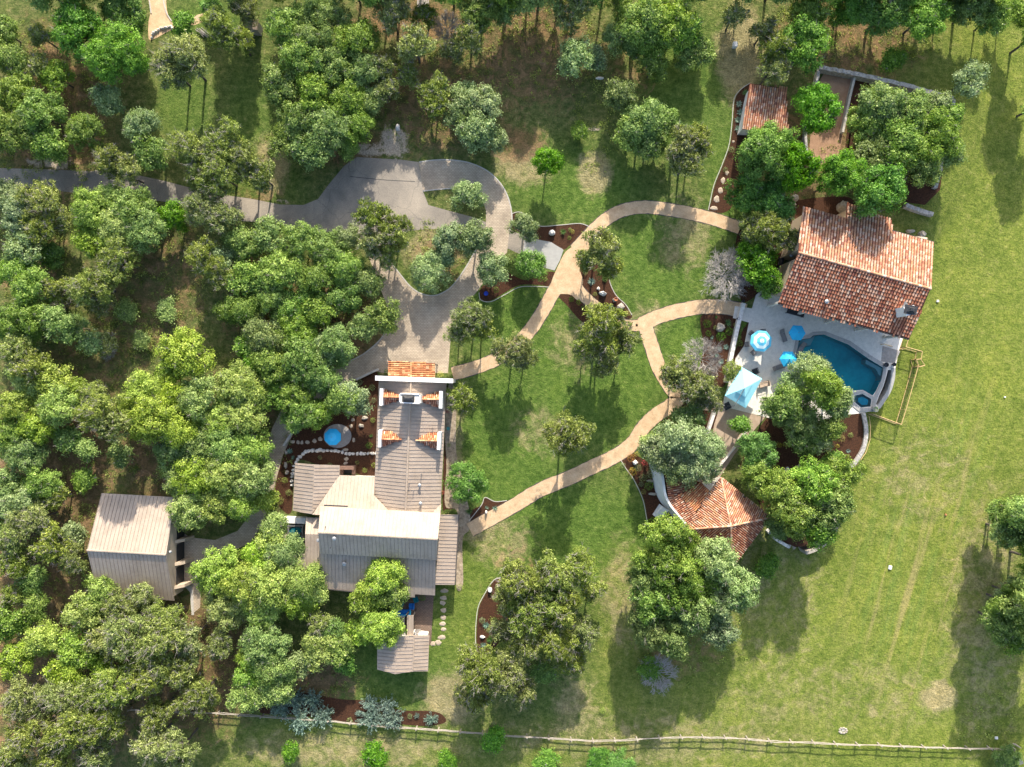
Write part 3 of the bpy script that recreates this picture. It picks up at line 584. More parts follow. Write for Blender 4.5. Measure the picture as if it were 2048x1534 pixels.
def inside(poly, x, y):
    c = False; n = len(poly)
    for i in range(n):
        a, b_ = poly[i], poly[(i + 1) % n]
        if (a.y > y) != (b_.y > y) and x < (b_.x - a.x) * (y - a.y) / (b_.y - a.y) + a.x: c = not c
    return c
def zpl(pl, x, y): a, n = pl; return a.z - (n.x * (x - a.x) + n.y * (y - a.y)) / n.z
def slab(mb, W, pl, th=.14):
    up = [(q.x, q.y, q.z) for q in W]; mb.prism([(q.x, q.y) for q in W], [q.z - th for q in W], [q.z for q in W])
def prism_sloped(mb, W, th):
    n = len(W); T = [Vector((q.x, q.y, 0)) for q in W]; ar = sum(W[i].x * W[(i + 1) % n].y - W[(i + 1) % n].x * W[i].y for i in range(n))
    if ar < 0: W = W[::-1]; T = T[::-1]
    tr = tessellate_polygon([T]); vs = [(q.x, q.y, q.z - th) for q in W] + [tuple(q) for q in W]; fs = []
    for a, b_, c in tr:
        cr = (T[b_].x - T[a].x) * (T[c].y - T[a].y) - (T[b_].y - T[a].y) * (T[c].x - T[a].x)
        if cr < 0: a, c = c, a
        fs += [(a + n, b_ + n, c + n), (c, b_, a)]
    fs += [(i, (i + 1) % n, (i + 1) % n + n, i + n) for i in range(n)]; mb.add(vs, fs)
def metal_roof(parent, three, pts, spacing=.52, th=.16, name="metal_roof"):
    """standing seam roof plane: three (px,py,z) fix the plane, pts is the outline"""
    pl = plane3(*[A(*t) for t in three]); W = [onpl(p[0], p[1], pl) for p in pts]
    mb = MB(); prism_sloped(mb, W, th); o = mb.build(name, M['metal'], parent)
    g = Vector((pl[1].x, pl[1].y)).normalized(); t = Vector((-g.y, g.x)); rb = MB(); cs = [q.x * t.x + q.y * t.y for q in W]
    k0 = min(cs) + spacing * .5; poly = W; sl = math.hypot(pl[1].x, pl[1].y) / pl[1].z
    while k0 < max(cs):
        p0 = (t.x * k0, t.y * k0)
        for a, b_ in clip_line(poly, p0, (g.x, g.y)):
            if b_ - a < .3: continue
            q0 = (p0[0] + g.x * (a + .05), p0[1] + g.y * (a + .05)); q1 = (p0[0] + g.x * (b_ - .05), p0[1] + g.y * (b_ - .05))
            vs = []
            for (x, y) in (q0, q1):
                for s_, hh in ((-1, -.02), (-1, .062), (1, .062), (1, -.02)): vs.append((x + t.x * s_ * .018, y + t.y * s_ * .018, zpl(pl, x, y) + hh))
            rb.add(vs, [(0, 1, 5, 4), (1, 2, 6, 5), (2, 3, 7, 6), (0, 3, 2, 1), (4, 5, 6, 7)])
        k0 += spacing
    s = rb.build("seams", M['seam'], o); s.parent = o; s.matrix_parent_inverse = Matrix.Identity(4)
    return W, pl, o
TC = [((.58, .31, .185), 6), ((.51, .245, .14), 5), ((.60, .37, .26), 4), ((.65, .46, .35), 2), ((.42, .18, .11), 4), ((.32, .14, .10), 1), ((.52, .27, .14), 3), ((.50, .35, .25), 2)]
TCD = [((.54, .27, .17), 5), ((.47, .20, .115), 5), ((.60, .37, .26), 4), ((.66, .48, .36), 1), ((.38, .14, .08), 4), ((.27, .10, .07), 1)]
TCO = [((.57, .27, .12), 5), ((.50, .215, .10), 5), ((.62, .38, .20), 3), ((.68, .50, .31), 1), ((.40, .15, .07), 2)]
def pick(P_, rg):
    t = rg.random() * sum(w_ for _, w_ in P_)
    for c, w_ in P_:
        t -= w_
        if t <= 0: return c
    return P_[0][0]
def tile_roof(parent, three, pts, pw=.30, pl_=.42, pal=TC, name="tile_roof", th=.16, seed=1, hgt=.085):
    """clay barrel tiles laid one by one down the slope of the plane"""
    rg = random.Random(seed); pl = plane3(*[A(*t) for t in three]); W = [onpl(p[0], p[1], pl) for p in pts]
    mb = MB(); prism_sloped(mb, W, th); root = mb.build(name, M['underlay'], parent)
    g = Vector((pl[1].x, pl[1].y)).normalized(); t = Vector((-g.y, g.x)); mt = MB()
    us = [q.x * t.x + q.y * t.y for q in W]; vs_ = [q.x * g.x + q.y * g.y for q in W]
    nu = int((max(us) - min(us)) / pw); u0 = min(us) + pw / 2
    for iu in range(nu + 1):
        u = u0 + iu * pw; off = rg.uniform(-.03, .03); v = min(vs_) + off; 
        while v < max(vs_):
            vc = v + pl_ / 2; x, y = t.x * u + g.x * vc, t.y * u + g.y * vc
            if inside(W, x, y):
                c = pick(pal, rg); k = rg.uniform(.85, 1.15); c = (c[0] * k, c[1] * k, c[2] * k); q = []
                du = rg.uniform(-.012, .012); hw = pw * .36
                for (vv, lift, wk) in ((v - .02, .000, .86), (v + pl_ + .02, .070, 1.08)):   # far end (uphill) low, downhill end lifted
                    x0, y0 = t.x * (u + du) + g.x * vv, t.y * (u + du) + g.y * vv; zb = zpl(pl, x0, y0)
                    for a in (180, 135, 90, 45, 0):
                        ca, sa = math.cos(math.radians(a)) * hw * wk, math.sin(math.radians(a)) * hgt * wk
                        q.append((x0 + t.x * ca, y0 + t.y * ca, zb + sa + lift))
                mt.add(q, [(i, i + 1, i + 6, i + 5) for i in range(4)] + [(5, 6, 7, 8, 9)], c)
            v += pl_
    o = mt.build("clay_tiles", M['tile'], parent, col=True); o.parent = root; o.matrix_parent_inverse = Matrix.Identity(4)
    bm = bmesh.new(); bm.from_mesh(o.data)
    for f in bm.faces:
        if f.normal.z < 0: f.normal_flip()
    bm.to_mesh(o.data); bm.free()
    return W, pl, root
def ridge_caps(parent, a, b_, r=.15, L=.38, pal=TC, seed=3, name="ridge_tiles", zr=.05):
    rg = random.Random(seed); d = b_ - a; n = max(1, int(d.length / L)); mb = MB(); dn = d.normalized(); sd_ = dn.cross(Vector((0, 0, 1))).normalized(); up = sd_.cross(dn)
    for i in range(n):
        c = pick(pal, rg); c = (c[0] * 1.15, c[1] * 1.2, c[2] * 1.25); q = []
        for tt, k in ((i, .9), (i + 1.1, 1.08)):
            p = a + d * (tt / n)
            for an in (200, 150, 110, 70, 30, -20):
                q.append(p + sd_ * math.cos(math.radians(an)) * r * k + up * (math.sin(math.radians(an)) * r * k * .8 + zr))
        mb.add(q, [(j, j + 1, j + 7, j + 6) for j in range(5)] + [(6, 7, 8, 9, 10, 11), (5, 4, 3, 2, 1, 0)], c)
    return mb.build(name, M['tile'], parent, col=True)
def fascia(mb, a, b_, w_=.10, h=.22, dz=-.10):
    d = Vector((b_.x - a.x, b_.y - a.y, 0)).normalized(); s_ = Vector((-d.y, d.x, 0)) * w_ / 2; vs = []
    for p in (a, b_):
        for sg, hh in ((-1, -h), (1, -h), (1, 0), (-1, 0)): vs.append((p.x + s_.x * sg, p.y + s_.y * sg, p.z + dz + hh + .05))
    mb.add(vs, [(0, 1, 2, 3), (7, 6, 5, 4), (0, 4, 5, 1), (1, 5, 6, 2), (2, 6, 7, 3), (3, 7, 4, 0)])
def shrink(W, k):
    """pull a polygon k metres towards its middle"""
    cx = sum(q.x for q in W) / len(W); cy = sum(q.y for q in W) / len(W); out = []
    for q in W:
        dx, dy = q.x - cx, q.y - cy; out.append((q.x - math.copysign(min(k, abs(dx)), dx), q.y - math.copysign(min(k, abs(dy)), dy)))
    return out
def walls_under(parent, W, pl, inset=.45, m='stucco', z0=-.3, th=.18, name="wall"):
    q = shrink(W, inset); V3 = [Vector((x, y, zpl(pl, x, y) - th)) for x, y in q]; mb = MB(); n = len(V3)
    mb.add([(p.x, p.y, z0) for p in V3] + [tuple(p) for p in V3], [(i, (i + 1) % n, (i + 1) % n + n, i + n) for i in range(n)] + [tuple(range(n, 2 * n))])
    o = mb.build(name, M[m], parent); bm = bmesh.new(); bm.from_mesh(o.data); bmesh.ops.recalc_face_normals(bm, faces=bm.faces); bm.to_mesh(o.data); bm.free(); return o
def window_on(parent, a, b_, z, w_, h, t=.5, door=False, out=None):
    """framed window set on the wall line a-b (xy), facing out"""
    d = Vector((b_[0] - a[0], b_[1] - a[1], 0)); L = d.length; d.normalize(); nrm = Vector((d.y, -d.x, 0)); c = Vector((a[0], a[1], 0)) + d * L * t; an = math.atan2(d.y, d.x)
    if out is not None and nrm.dot(Vector(out).to_3d()) < 0: nrm = -nrm
    f = MB(); fw = .08
    for s_ in (-1, 1): f.box((c.x + d.x * s_ * (w_ / 2) + nrm.x * .05, c.y + d.y * s_ * (w_ / 2) + nrm.y * .05, z + h / 2), (fw, .14, h + fw), an)
    for zz in (z, z + h): f.box((c.x + nrm.x * .05, c.y + nrm.y * .05, zz), (w_ - fw, .14, fw), an)
    f.box((c.x + nrm.x * .045, c.y + nrm.y * .045, z + h / 2), (.05, .10, h - fw), an)
    o = f.build("door" if door else "window", M['fascia'], parent)
    g = MB(); g.box((c.x + nrm.x * .03, c.y + nrm.y * .03, z + h / 2), (w_ - fw, .05, h - fw), an); gg = g.build("pane", M['glass'], parent)
    gg.parent = o; gg.matrix_parent_inverse = Matrix.Identity(4)
def vent(parent, px, py, z0, h, r, m='stucco', cap=True, name="vent_pipe"):
    p = A(px, py, z0 + h); mb = MB(); mb.tube([(p.x, p.y, z0 - .2), (p.x, p.y, z0 + h)], r, n=8)
    if cap: mb.lathe((p.x, p.y, z0 + h), [(r * 1.9, -.10), (r * 1.9, .0), (r * .6, .12)], 10)
    mb.build(name, M[m], parent)

# ---------------------------------------------------------------- main house
def main_house():
    r = thing("house", A(800, 980, 0), "long taupe metal-roofed house with small tiled dormers and a high cross-gabled south block", "house")
    # north wing
    Wa, pa, _ = metal_roof(r, [(757, 761, 3.3), (748.5, 955, 3.3), (822, 764, 5.2)], [(757.5, 761), (822, 764), (811.3, 1024), (780, 1023), (748, 991), (752.3, 894)])
    Wb, pb, _ = metal_roof(r, [(893, 766, 3.3), (883, 990, 3.3), (822, 764, 5.2)], [(822, 764), (893, 766), (880.8, 1026), (811.3, 1024)])
    mb = MB(); R0, R1 = Wa[1] + Vector((0, 0, .05)), Wa[2] + Vector((0, 0, .05)); mb.tube([R0, R1], .16, n=6); mb.build("ridge_cap", M['metal'], r)
    walls_under(r, Wa, pa, name="wall"); walls_under(r, Wb, pb)
    for k, t in enumerate((.22, .4, .62, .8)): window_on(r, (Wb[1].x - .45, Wb[1].y), (Wb[2].x - .45, Wb[2].y), .9, 1.3, 1.3, t, out=(1, 0))
    # front parapet
    a, b_ = A(751.7, 752, 5.45), A(905, 758, 5.45); a2, b2 = A(751.7, 760, 5.45), A(905, 765.5, 5.45); mb = MB()
    mb.prism([(a.x, a.y), (b_.x, b_.y), (b2.x, b2.y), (a2.x, a2.y)], -.2, 5.45); mb.build("front_parapet", M['stucco'], r)
    mb = MB(); mb.prism([(a.x - .08, a.y + .05), (b_.x + .08, b_.y + .05), (b2.x + .08, b2.y - .05), (a2.x - .08, a2.y - .05)], 5.453, 5.54); mb.build("parapet_cap", M['white'], r)
    window_on(r, (a.x, a.y), (b_.x, b_.y), .3, 3.0, 2.2, .47, door=True, out=(0, 1))
    # entry canopy of tile strips
    c1, p1, _ = tile_roof(r, [(778.6, 722, 3.1), (778.6, 752, 3.1), (822, 724, 3.7)], [(778.8, 722), (822, 724), (822, 755), (778.2, 753)], .27, .42, TCO, "canopy_roof", seed=5)
    c2, p2, _ = tile_roof(r, [(870, 726, 3.1), (870, 757, 3.1), (822, 724, 3.7)], [(822, 724), (870, 726), (870, 757), (822, 755)], .27, .42, TCO, "canopy_roof", seed=6)
    ridge_caps(r, c1[1], c1[2], .13, pal=TCO)
    for q in (c1[0], c2[1]): mb = MB(); mb.tube([(q.x, q.y - .2, 0), (q.x, q.y - .2, 3.0)], .10, n=6); mb.build("canopy_post", M['fascia'], r)
    # chimney
    q = Aq([(799.7, 787), (839.8, 788.5), (840, 807), (800, 805)], 7.7); mb = MB(); xy = [(v.x, v.y) for v in q]; mb.prism(xy, 3.5, 7.7); ch = mb.build("chimney", M['stucco'], r)
    mb = MB(); cx, cy = A(816.5, 797, 8.1).xy; base = A(804.5, 789.5, 7.75), A(829, 790.5, 7.75), A(829, 806, 7.75), A(804, 805, 7.75)
    vs = [tuple(v) for v in base] + [(cx - .45, cy + .1, 8.25), (cx + .45, cy + .1, 8.25), (cx + .45, cy - .1, 8.25), (cx - .45, cy - .1, 8.25)]
    mb.add(vs, [(0, 1, 5, 4), (1, 2, 6, 5), (2, 3, 7, 6), (3, 0, 4, 7), (4, 5, 6, 7)]); o = mb.build("chimney_cap", M['darkmetal'], r); o.parent = ch; o.matrix_parent_inverse = Matrix.Identity(4)
    mb = MB(); 
    for i in range(4):
        p, p2_ = q[i], q[(i + 1) % 4]; d = (p2_ - p).normalized(); mid = (p + p2_) / 2; mb.box((mid.x, mid.y, 7.78), ((p2_ - p).length + .12, .14, .14), math.atan2(d.y, d.x))
    o = mb.build("chimney_rim", M['white'], r); o.parent = ch; o.matrix_parent_inverse = Matrix.Identity(4)
    # dormers: wall with a tiled gable roof running back into the slope
    def dormer(par, wall, eN, eS, rW, rE, zr, ze, sd_, hipx=None):
        d = bpy.data.objects.new("dormer", None); COL.objects.link(d); d.parent = r; d.location = Vector((0, 0, 0)); d.matrix_parent_inverse = Matrix.Translation(-r.location)
        class Q: pass
        w0 = Aq(wall, zr + .35); mb = MB(); mb.prism([(v.x, v.y) for v in w0], 2.8, zr + .35); mb.build("parapet_wall", M['white'], d)
        nN = [rW, rE, eN] if hipx is None else [rW, rE, hipx[0], eN]; nS = [rW, rE, eS]
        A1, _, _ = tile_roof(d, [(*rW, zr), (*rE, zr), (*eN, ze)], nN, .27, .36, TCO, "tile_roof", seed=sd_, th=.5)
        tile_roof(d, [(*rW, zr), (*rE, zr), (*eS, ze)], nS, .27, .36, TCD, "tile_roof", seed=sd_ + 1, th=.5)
        ridge_caps(d, A1[0], A1[1], .11, pal=TCO, seed=sd_)
        return d
    dormer(r, [(759.6, 777), (766, 777), (765, 811), (758.8, 811)], (765.5, 778), (764.5, 811.5), (765, 794), (814, 794.6), 5.15, 4.0, 11)
    dormer(r, [(878.5, 782), (885, 782.5), (884, 817), (877.5, 816.4)], (878.7, 782.5), (877.5, 816), (877.8, 798.8), (827, 798), 5.15, 4.0, 13)
    dormer(r, [(757, 860), (763, 860), (761.6, 894.5), (755.8, 894.5)], (762.4, 860.5), (761.7, 895), (761.8, 878.2), (803, 879), 5.1, 4.05, 15, [(783.5, 861.5)])
    dormer(r, [(875, 865), (881.8, 865), (880.2, 900), (873.8, 899.5)], (874.8, 866), (873.6, 899), (874.5, 882), (832, 880.8), 5.1, 4.05, 17, [(855, 865.5)])
    # west wing and the sunlit cross roof
    W1, q1, _ = metal_roof(r, [(590, 926, 3.0), (585.4, 1021, 3.0), (628.5, 929, 4.2)], [(590.3, 926), (628.5, 929.4), (624.8, 1029), (585.4, 1021.3)])
    W2, q2, _ = metal_roof(r, [(628.5, 929.4, 4.2), (624.8, 1025, 4.2), (679.4, 930, 3.0)], [(628.5, 929.4), (679.4, 930.8), (678.9, 952), (625, 1026)])
    W3, q3, _ = metal_roof(r, [(678.9, 951, 2.95), (749, 953.5, 2.95), (700, 1030, 4.75)], [(678.9, 950.5), (749.5, 953.3), (748, 991), (786, 1030), (640.5, 1030), (624.6, 1029)])
    metal_roof(r, [(882, 1008, 3.4), (884, 1008.5, 3.42), (876, 1030, 3.9)], [(882.5, 1008), (880.6, 1028), (862, 1027)])
    walls_under(r, W1, q1); walls_under(r, W2, q2); walls_under(r, W3, q3, .3)
    # high block
    W4, q4, _ = metal_roof(r, [(640.7, 1013, 5.7), (880.5, 1025.5, 5.7), (755, 1071, 7.3)], [(641, 1012.5), (880.8, 1026), (875.5, 1078.5), (636.3, 1065)], th=.2)
    W5, q5, _ = metal_roof(r, [(636.3, 1065, 7.3), (875.5, 1078.5, 7.3), (757, 1113.5, 5.3)], [(636.3, 1065), (875.5, 1078.5), (872.8, 1120), (639.8, 1107.3)], th=.2)
    mb = MB(); mb.tube([W4[3], W4[2]], .16, n=6); mb.build("ridge_cap", M['metal'], r)
    walls_under(r, W4, q4); walls_under(r, W5, q5)
    mb = MB(); p, p2_ = A(648, 1010.5, 5.5), A(695.5, 1012.8, 5.5); mb.tube([p, p2_], .10, n=6); mb.build("clerestory_gutter", M['darkmetal'], r)
    # lower south roof, side strips
    W6, q6, _ = metal_roof(r, [(639, 1100, 4.7), (872, 1113, 4.7), (724, 1182, 2.9)], [(639.7, 1103), (871.5, 1116), (870, 1191), (830, 1188.4), (829.5, 1195), (805, 1193.3), (639, 1176)])
    W7, q7, _ = metal_roof(r, [(612, 1035, 3.0), (640, 1036, 3.0), (625, 1068, 3.9)], [(612.3, 1035), (641, 1036), (638.5, 1069.5), (610.4, 1068)])
    W8, q8, _ = metal_roof(r, [(610.4, 1068, 3.9), (637, 1069.5, 3.9), (620, 1174, 2.8)], [(610.4, 1068), (638.5, 1069.5), (640, 1176), (610, 1173.5)])
    W9, q9, _ = metal_roof(r, [(880, 1029, 3.3), (870.5, 1169, 3.3), (915, 1100, 2.8)], [(880, 1029.4), (918, 1029.4), (910.3, 1169.8), (869.7, 1169.4)])
    for p, p2_ in ((W9[1], W9[2]), (W6[-2], W6[-1])): mb = MB(); fascia(mb, p, p2_, .14, .14, .06); mb.build("gutter", M['fascia'], r)
    for Wx, qx in ((W6, q6), (W7, q7), (W8, q8)): walls_under(r, Wx, qx, .5)
    walls_under(r, W9, q9, 1.2)
    for t in (.3, .6): window_on(r, (W9[1].x - 1.2, W9[1].y), (W9[2].x - 1.2, W9[2].y), .2, 1.6, 2.1, t, door=True, out=(1, 0))
    for px, py, z, h, rr in ((841.5, 949, 4.6, .9, .05), (817.3, 968, 5.1, .6, .05), (826, 982, 4.9, .6, .05), (864.5, 856, 3.9, .8, .04), (839, 970.5, 4.7, .45, .13), (840.8, 1007, 4.7, .45, .14), (649.5, 1054, 6.9, .5, .05),
                             (668, 1077, 6.9, .3, .16), (687.5, 1071, 7.1, .2, .05), (659.5, 1097, 6.1, .2, .05), (688, 1128, 4.3, .2, .16)):
        vent(r, px, py, z, h, rr, 'cap' if rr > .12 else 'greymetal', rr > .12)
    p = A(636, 1081, 5.2); mb = MB(); mb.tube([(p.x, p.y, 3.2), (p.x, p.y, 5.0)], .05, n=6); mb.lathe((p.x, p.y, 5.0), [(.1, -.1), (.26, .05), (.2, .25), (.05, .3)], 12); mb.build("flue_pipe", M['cap'], r)
    return r
main_house()

# ---------------------------------------------------------------- garage
def garage():
    r = thing("garage", A(265, 1095, 0), "detached garage with a broad taupe metal gable roof west of the house", "garage")
    W1, q1, _ = metal_roof(r, [(203, 987, 3.2), (350, 995, 3.2), (253, 1105, 6.0)], [(203, 986.5), (350, 994.5), (332, 1109.5), (174, 1100.5)], .54)
    W2, q2, _ = metal_roof(r, [(174, 1100.5, 6.0), (332, 1109.5, 6.0), (270, 1196, 3.2)], [(174, 1100.5), (332, 1109.5), (348.5, 1201.5), (196, 1191)], .54)
    mb = MB(); mb.tube([W1[3], W1[2]], .15, n=6); mb.build("ridge_cap", M['metal'], r)
    # walls as one gabled solid, its east gable almost flush with the roof edge
    def shr(p, dx): return Vector((p.x + dx, p.y, p.z))
    n0, n1, s0, s1, r0, r1 = W1[0], W1[1], W2[3], W2[2], W1[3], W1[2]; ii = .35
    prof = lambda e, x: [(x(n), y, z) for n, y, z in e]
    L = []
    for (n_, s_, rr_, dx) in ((n0, s0, r0, .6), (n1, s1, r1, -.12)):
        L += [(n_.x + dx, n_.y - .6, -.2), (n_.x + dx, n_.y - .6, n_.z - .05), (rr_.x + dx, rr_.y, rr_.z - .2), (s_.x + dx, s_.y + .6, s_.z - .05), (s_.x + dx, s_.y + .6, -.2)]
    mb = MB(); mb.add(L, [(0, 1, 2, 3, 4), (9, 8, 7, 6, 5), (0, 5, 6, 1), (1, 6, 7, 2), (2, 7, 8, 3), (3, 8, 9, 4)]); o = mb.build("wall", M['tan'], r)
    bm = bmesh.new(); bm.from_mesh(o.data); bmesh.ops.recalc_face_normals(bm, faces=bm.faces); bm.to_mesh(o.data); bm.free()
    ew = A(343, 1100, 2.8).x; dd = .22 / 7
    def ex(py): return n1.x - .12 + (s1.x - n1.x) * (py - 990) / 210.0
    for py in (1062, 1104, 1150):
        p = A(355, py, 1.2); x = ex(py); mb = MB(); mb.box((x + .04, p.y, 1.22), (.08, 2.7, 2.4)); d = mb.build("garage_door", M['darkmetal'], r)
    for py in (1040, 1081, 1126, 1172):
        p = A(355, py, 2.0); x = ex(py); a = math.radians(20)
        mb = MB(); vs = []
        for s_ in (-.22, .22):
            vs += [(x, p.y + s_, -.1), (x + 1.55, p.y + s_ + .12, -.1), (x + 1.15, p.y + s_ + .12, 2.2), (x, p.y + s_, 2.9)]
        mb.add(vs, [(0, 1, 2, 3), (7, 6, 5, 4), (0, 4, 5, 1), (1, 5, 6, 2), (2, 6, 7, 3), (3, 7, 4, 0)]); mb.build("buttress", M['tan'], r)
    mb = MB(); p = A(336, 1105, 5.6); mb.lathe((p.x + .15, p.y, 5.3), [(.05, .2), (.16, .1), (.24, -.1)], 10); mb.build("gable_lamp", M['cap'], r)
garage()

# ---------------------------------------------------------------- back shed and kitchen court
def back_shed():
    r = thing("shed", A(805, 1310, 0), "small metal-roofed shed with folded roof on the lawn south of the house", "shed")
    W1, q1, _ = metal_roof(r, [(754.3, 1299, 2.9), (754.3, 1338, 2.9), (790, 1300, 3.5)], [(754.5, 1276), (790, 1276), (790, 1348.3), (754.3, 1339)])
    W2, q2, _ = metal_roof(r, [(790, 1276, 3.5), (790, 1348, 3.5), (827, 1300, 3.3)], [(790, 1274), (828, 1271), (825.5, 1343), (790, 1348.3)])
    W3, q3, _ = metal_roof(r, [(828, 1271, 3.3), (825.5, 1343, 3.3), (857, 1300, 2.8)], [(828, 1271), (858.6, 1271), (856, 1342.5), (825.5, 1343)])
    mb = MB(); mb.tube([W2[1], W2[2]], .12, n=6); mb.build("ridge_cap", M['metal'], r)
    walls_under(r, W1, q1, .4, 'stucco'); walls_under(r, W2, q2, .2); walls_under(r, W3, q3, .4)
    W4, q4, _ = metal_roof(r, [(815, 1231, 2.8), (827, 1231, 2.8), (815, 1272, 2.6)], [(814, 1231), (827, 1231), (827, 1272), (814, 1272)], .5)
    for q in W4: mb = MB(); mb.tube([(q.x, q.y, 0), (q.x, q.y, 2.6)], .08, n=6); mb.build("walkway_post", M['fascia'], r)
    g = thing("pergola", A(800, 1252, 0), "weathered timber pergola slats beside the back shed, half under an oak", "pergola"); mb = MB()
    for i in range(7):
        x = 787 + i * 4.2; a, b_ = A(x, 1231, 2.5), A(x, 1272, 2.5); mb = MB(); mb.box(((a.x + b_.x) / 2, (a.y + b_.y) / 2, 2.5), (.16, abs(a.y - b_.y), .12)); mb.build("slat", M['deck'], g)
    for x, y in ((787, 1232), (812, 1232)): q = A(x, y, 2.4); mb.tube([(q.x, q.y, 0), (q.x, q.y, 2.44)], .08, n=6)
    mb.build("post", M['deck'], g)
back_shed()

# ---------------------------------------------------------------- poolhouse
def poolhouse():
    r = thing("poolhouse", A(1715, 545, 0), "large poolhouse under a clay tile gable roof beside the open meadow", "poolhouse")
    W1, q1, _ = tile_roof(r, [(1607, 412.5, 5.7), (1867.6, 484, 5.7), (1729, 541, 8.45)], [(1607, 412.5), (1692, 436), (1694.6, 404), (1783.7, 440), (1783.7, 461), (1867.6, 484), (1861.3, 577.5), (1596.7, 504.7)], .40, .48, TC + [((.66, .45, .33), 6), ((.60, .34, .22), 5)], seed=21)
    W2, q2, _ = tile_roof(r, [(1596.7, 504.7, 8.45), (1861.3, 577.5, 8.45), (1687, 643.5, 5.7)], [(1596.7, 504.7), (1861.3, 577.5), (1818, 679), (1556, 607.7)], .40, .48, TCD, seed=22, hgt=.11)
    ridge_caps(r, W2[0], W2[1], .17, .45, seed=4)
    for g_ in ((W2[3], W2[2]), (W1[4], W1[5])): mb = MB(); fascia(mb, *g_, .14, .16, .01); mb.build("gutter", M['fascia'], r)
    walls_under(r, W1, q1, .7, 'tan', -2.6)
    # deep porch on the pool side: wall set back, posts under the eave
    c = [(q.x, q.y) for q in W2]; mb = MB(); V2 = [W2[0], W2[1], W2[1].lerp(W2[2], .68), W2[0].lerp(W2[3], .68)]; V2 = [Vector((x, y, zpl(q2, x, y) - .2)) for x, y in shrink(V2, .5)]
    mb.add([(p.x, p.y, -2.6) for p in V2] + [tuple(p) for p in V2], [(i, (i + 1) % 4, (i + 1) % 4 + 4, i + 4) for i in range(4)] + [(4, 5, 6, 7)]); mb.build("wall", M['tan'], r)
    for t in (.03, .26, .5, .74, .97):
        p = W2[3].lerp(W2[2], t); p = p.lerp(W2[0].lerp(W2[1], t), .07); mb = MB(); mb.box((p.x, p.y, 2.8), (.35, .35, 5.5), -.27); mb.box((p.x, p.y, .25), (.55, .55, .42), -.27); mb.build("porch_column", M['stucco'], r)
    for t in (.2, .5, .8): window_on(r, (V2[3].x, V2[3].y), (V2[2].x, V2[2].y), .15, 2.2, 2.2, t, door=True, out=(-.27, -1))
    # chimney with its cricket
    q = Aq([(1807, 614), (1828, 610), (1835, 626), (1813, 632)], 9.2); mb = MB(); mb.prism([(v.x, v.y) for v in q], 5.0, 9.2); ch = mb.build("chimney", M['white'], r)
    cx, cy = (q[0].x + q[2].x) / 2, (q[0].y + q[2].y) / 2; mb = MB(); mb.box((cx, cy, 9.26), (1.7, 1.25, .12), -.2); mb.box((cx, cy, 9.45), (1.2, .8, .25), -.2, top=.6); mb.box((cx, cy, 9.62), (.5, .35, .12), -.2)
    o = mb.build("chimney_cap", M['darkmetal'], r); o.parent = ch; o.matrix_parent_inverse = Matrix.Identity(4)
    mb = MB(); a, b_, c_ = onpl(1800, 619, q2), onpl(1820, 616, q2), onpl(1810, 600, q2); a.z += .06; b_.z += .06; c_.z += .06; t_ = (a + b_) / 2 + Vector((0, 0, 1.0))
    mb.add([a, b_, c_, t_], [(0, 3, 2), (3, 1, 2), (0, 1, 3)]); mb.build("cricket", M['cap'], r)
    vent(r, 1654, 603, 6.4, .5, .16, 'cap'); vent(r, 1723, 477, 7.0, .5, .05, 'cap', False); vent(r, 1584, 510.5, 3.0, .4, .16, 'cap', True, "wall_lamp")
    return W2
PH = poolhouse()

# ---------------------------------------------------------------- tiled store
def store():
    r = thing("store_building", A(1530, 210, 0), "small store under a single slope of worn clay tiles among vivid trees", "building")
    W, q, _ = tile_roof(r, [(1500, 167, 3.0), (1571, 178, 3.0), (1520, 262, 3.4)], [(1499.8, 166.5), (1573, 177), (1577, 262), (1484.5, 258)], .32, .42, TC, seed=31)
    walls_under(r, W, q, .35, 'white')
store()

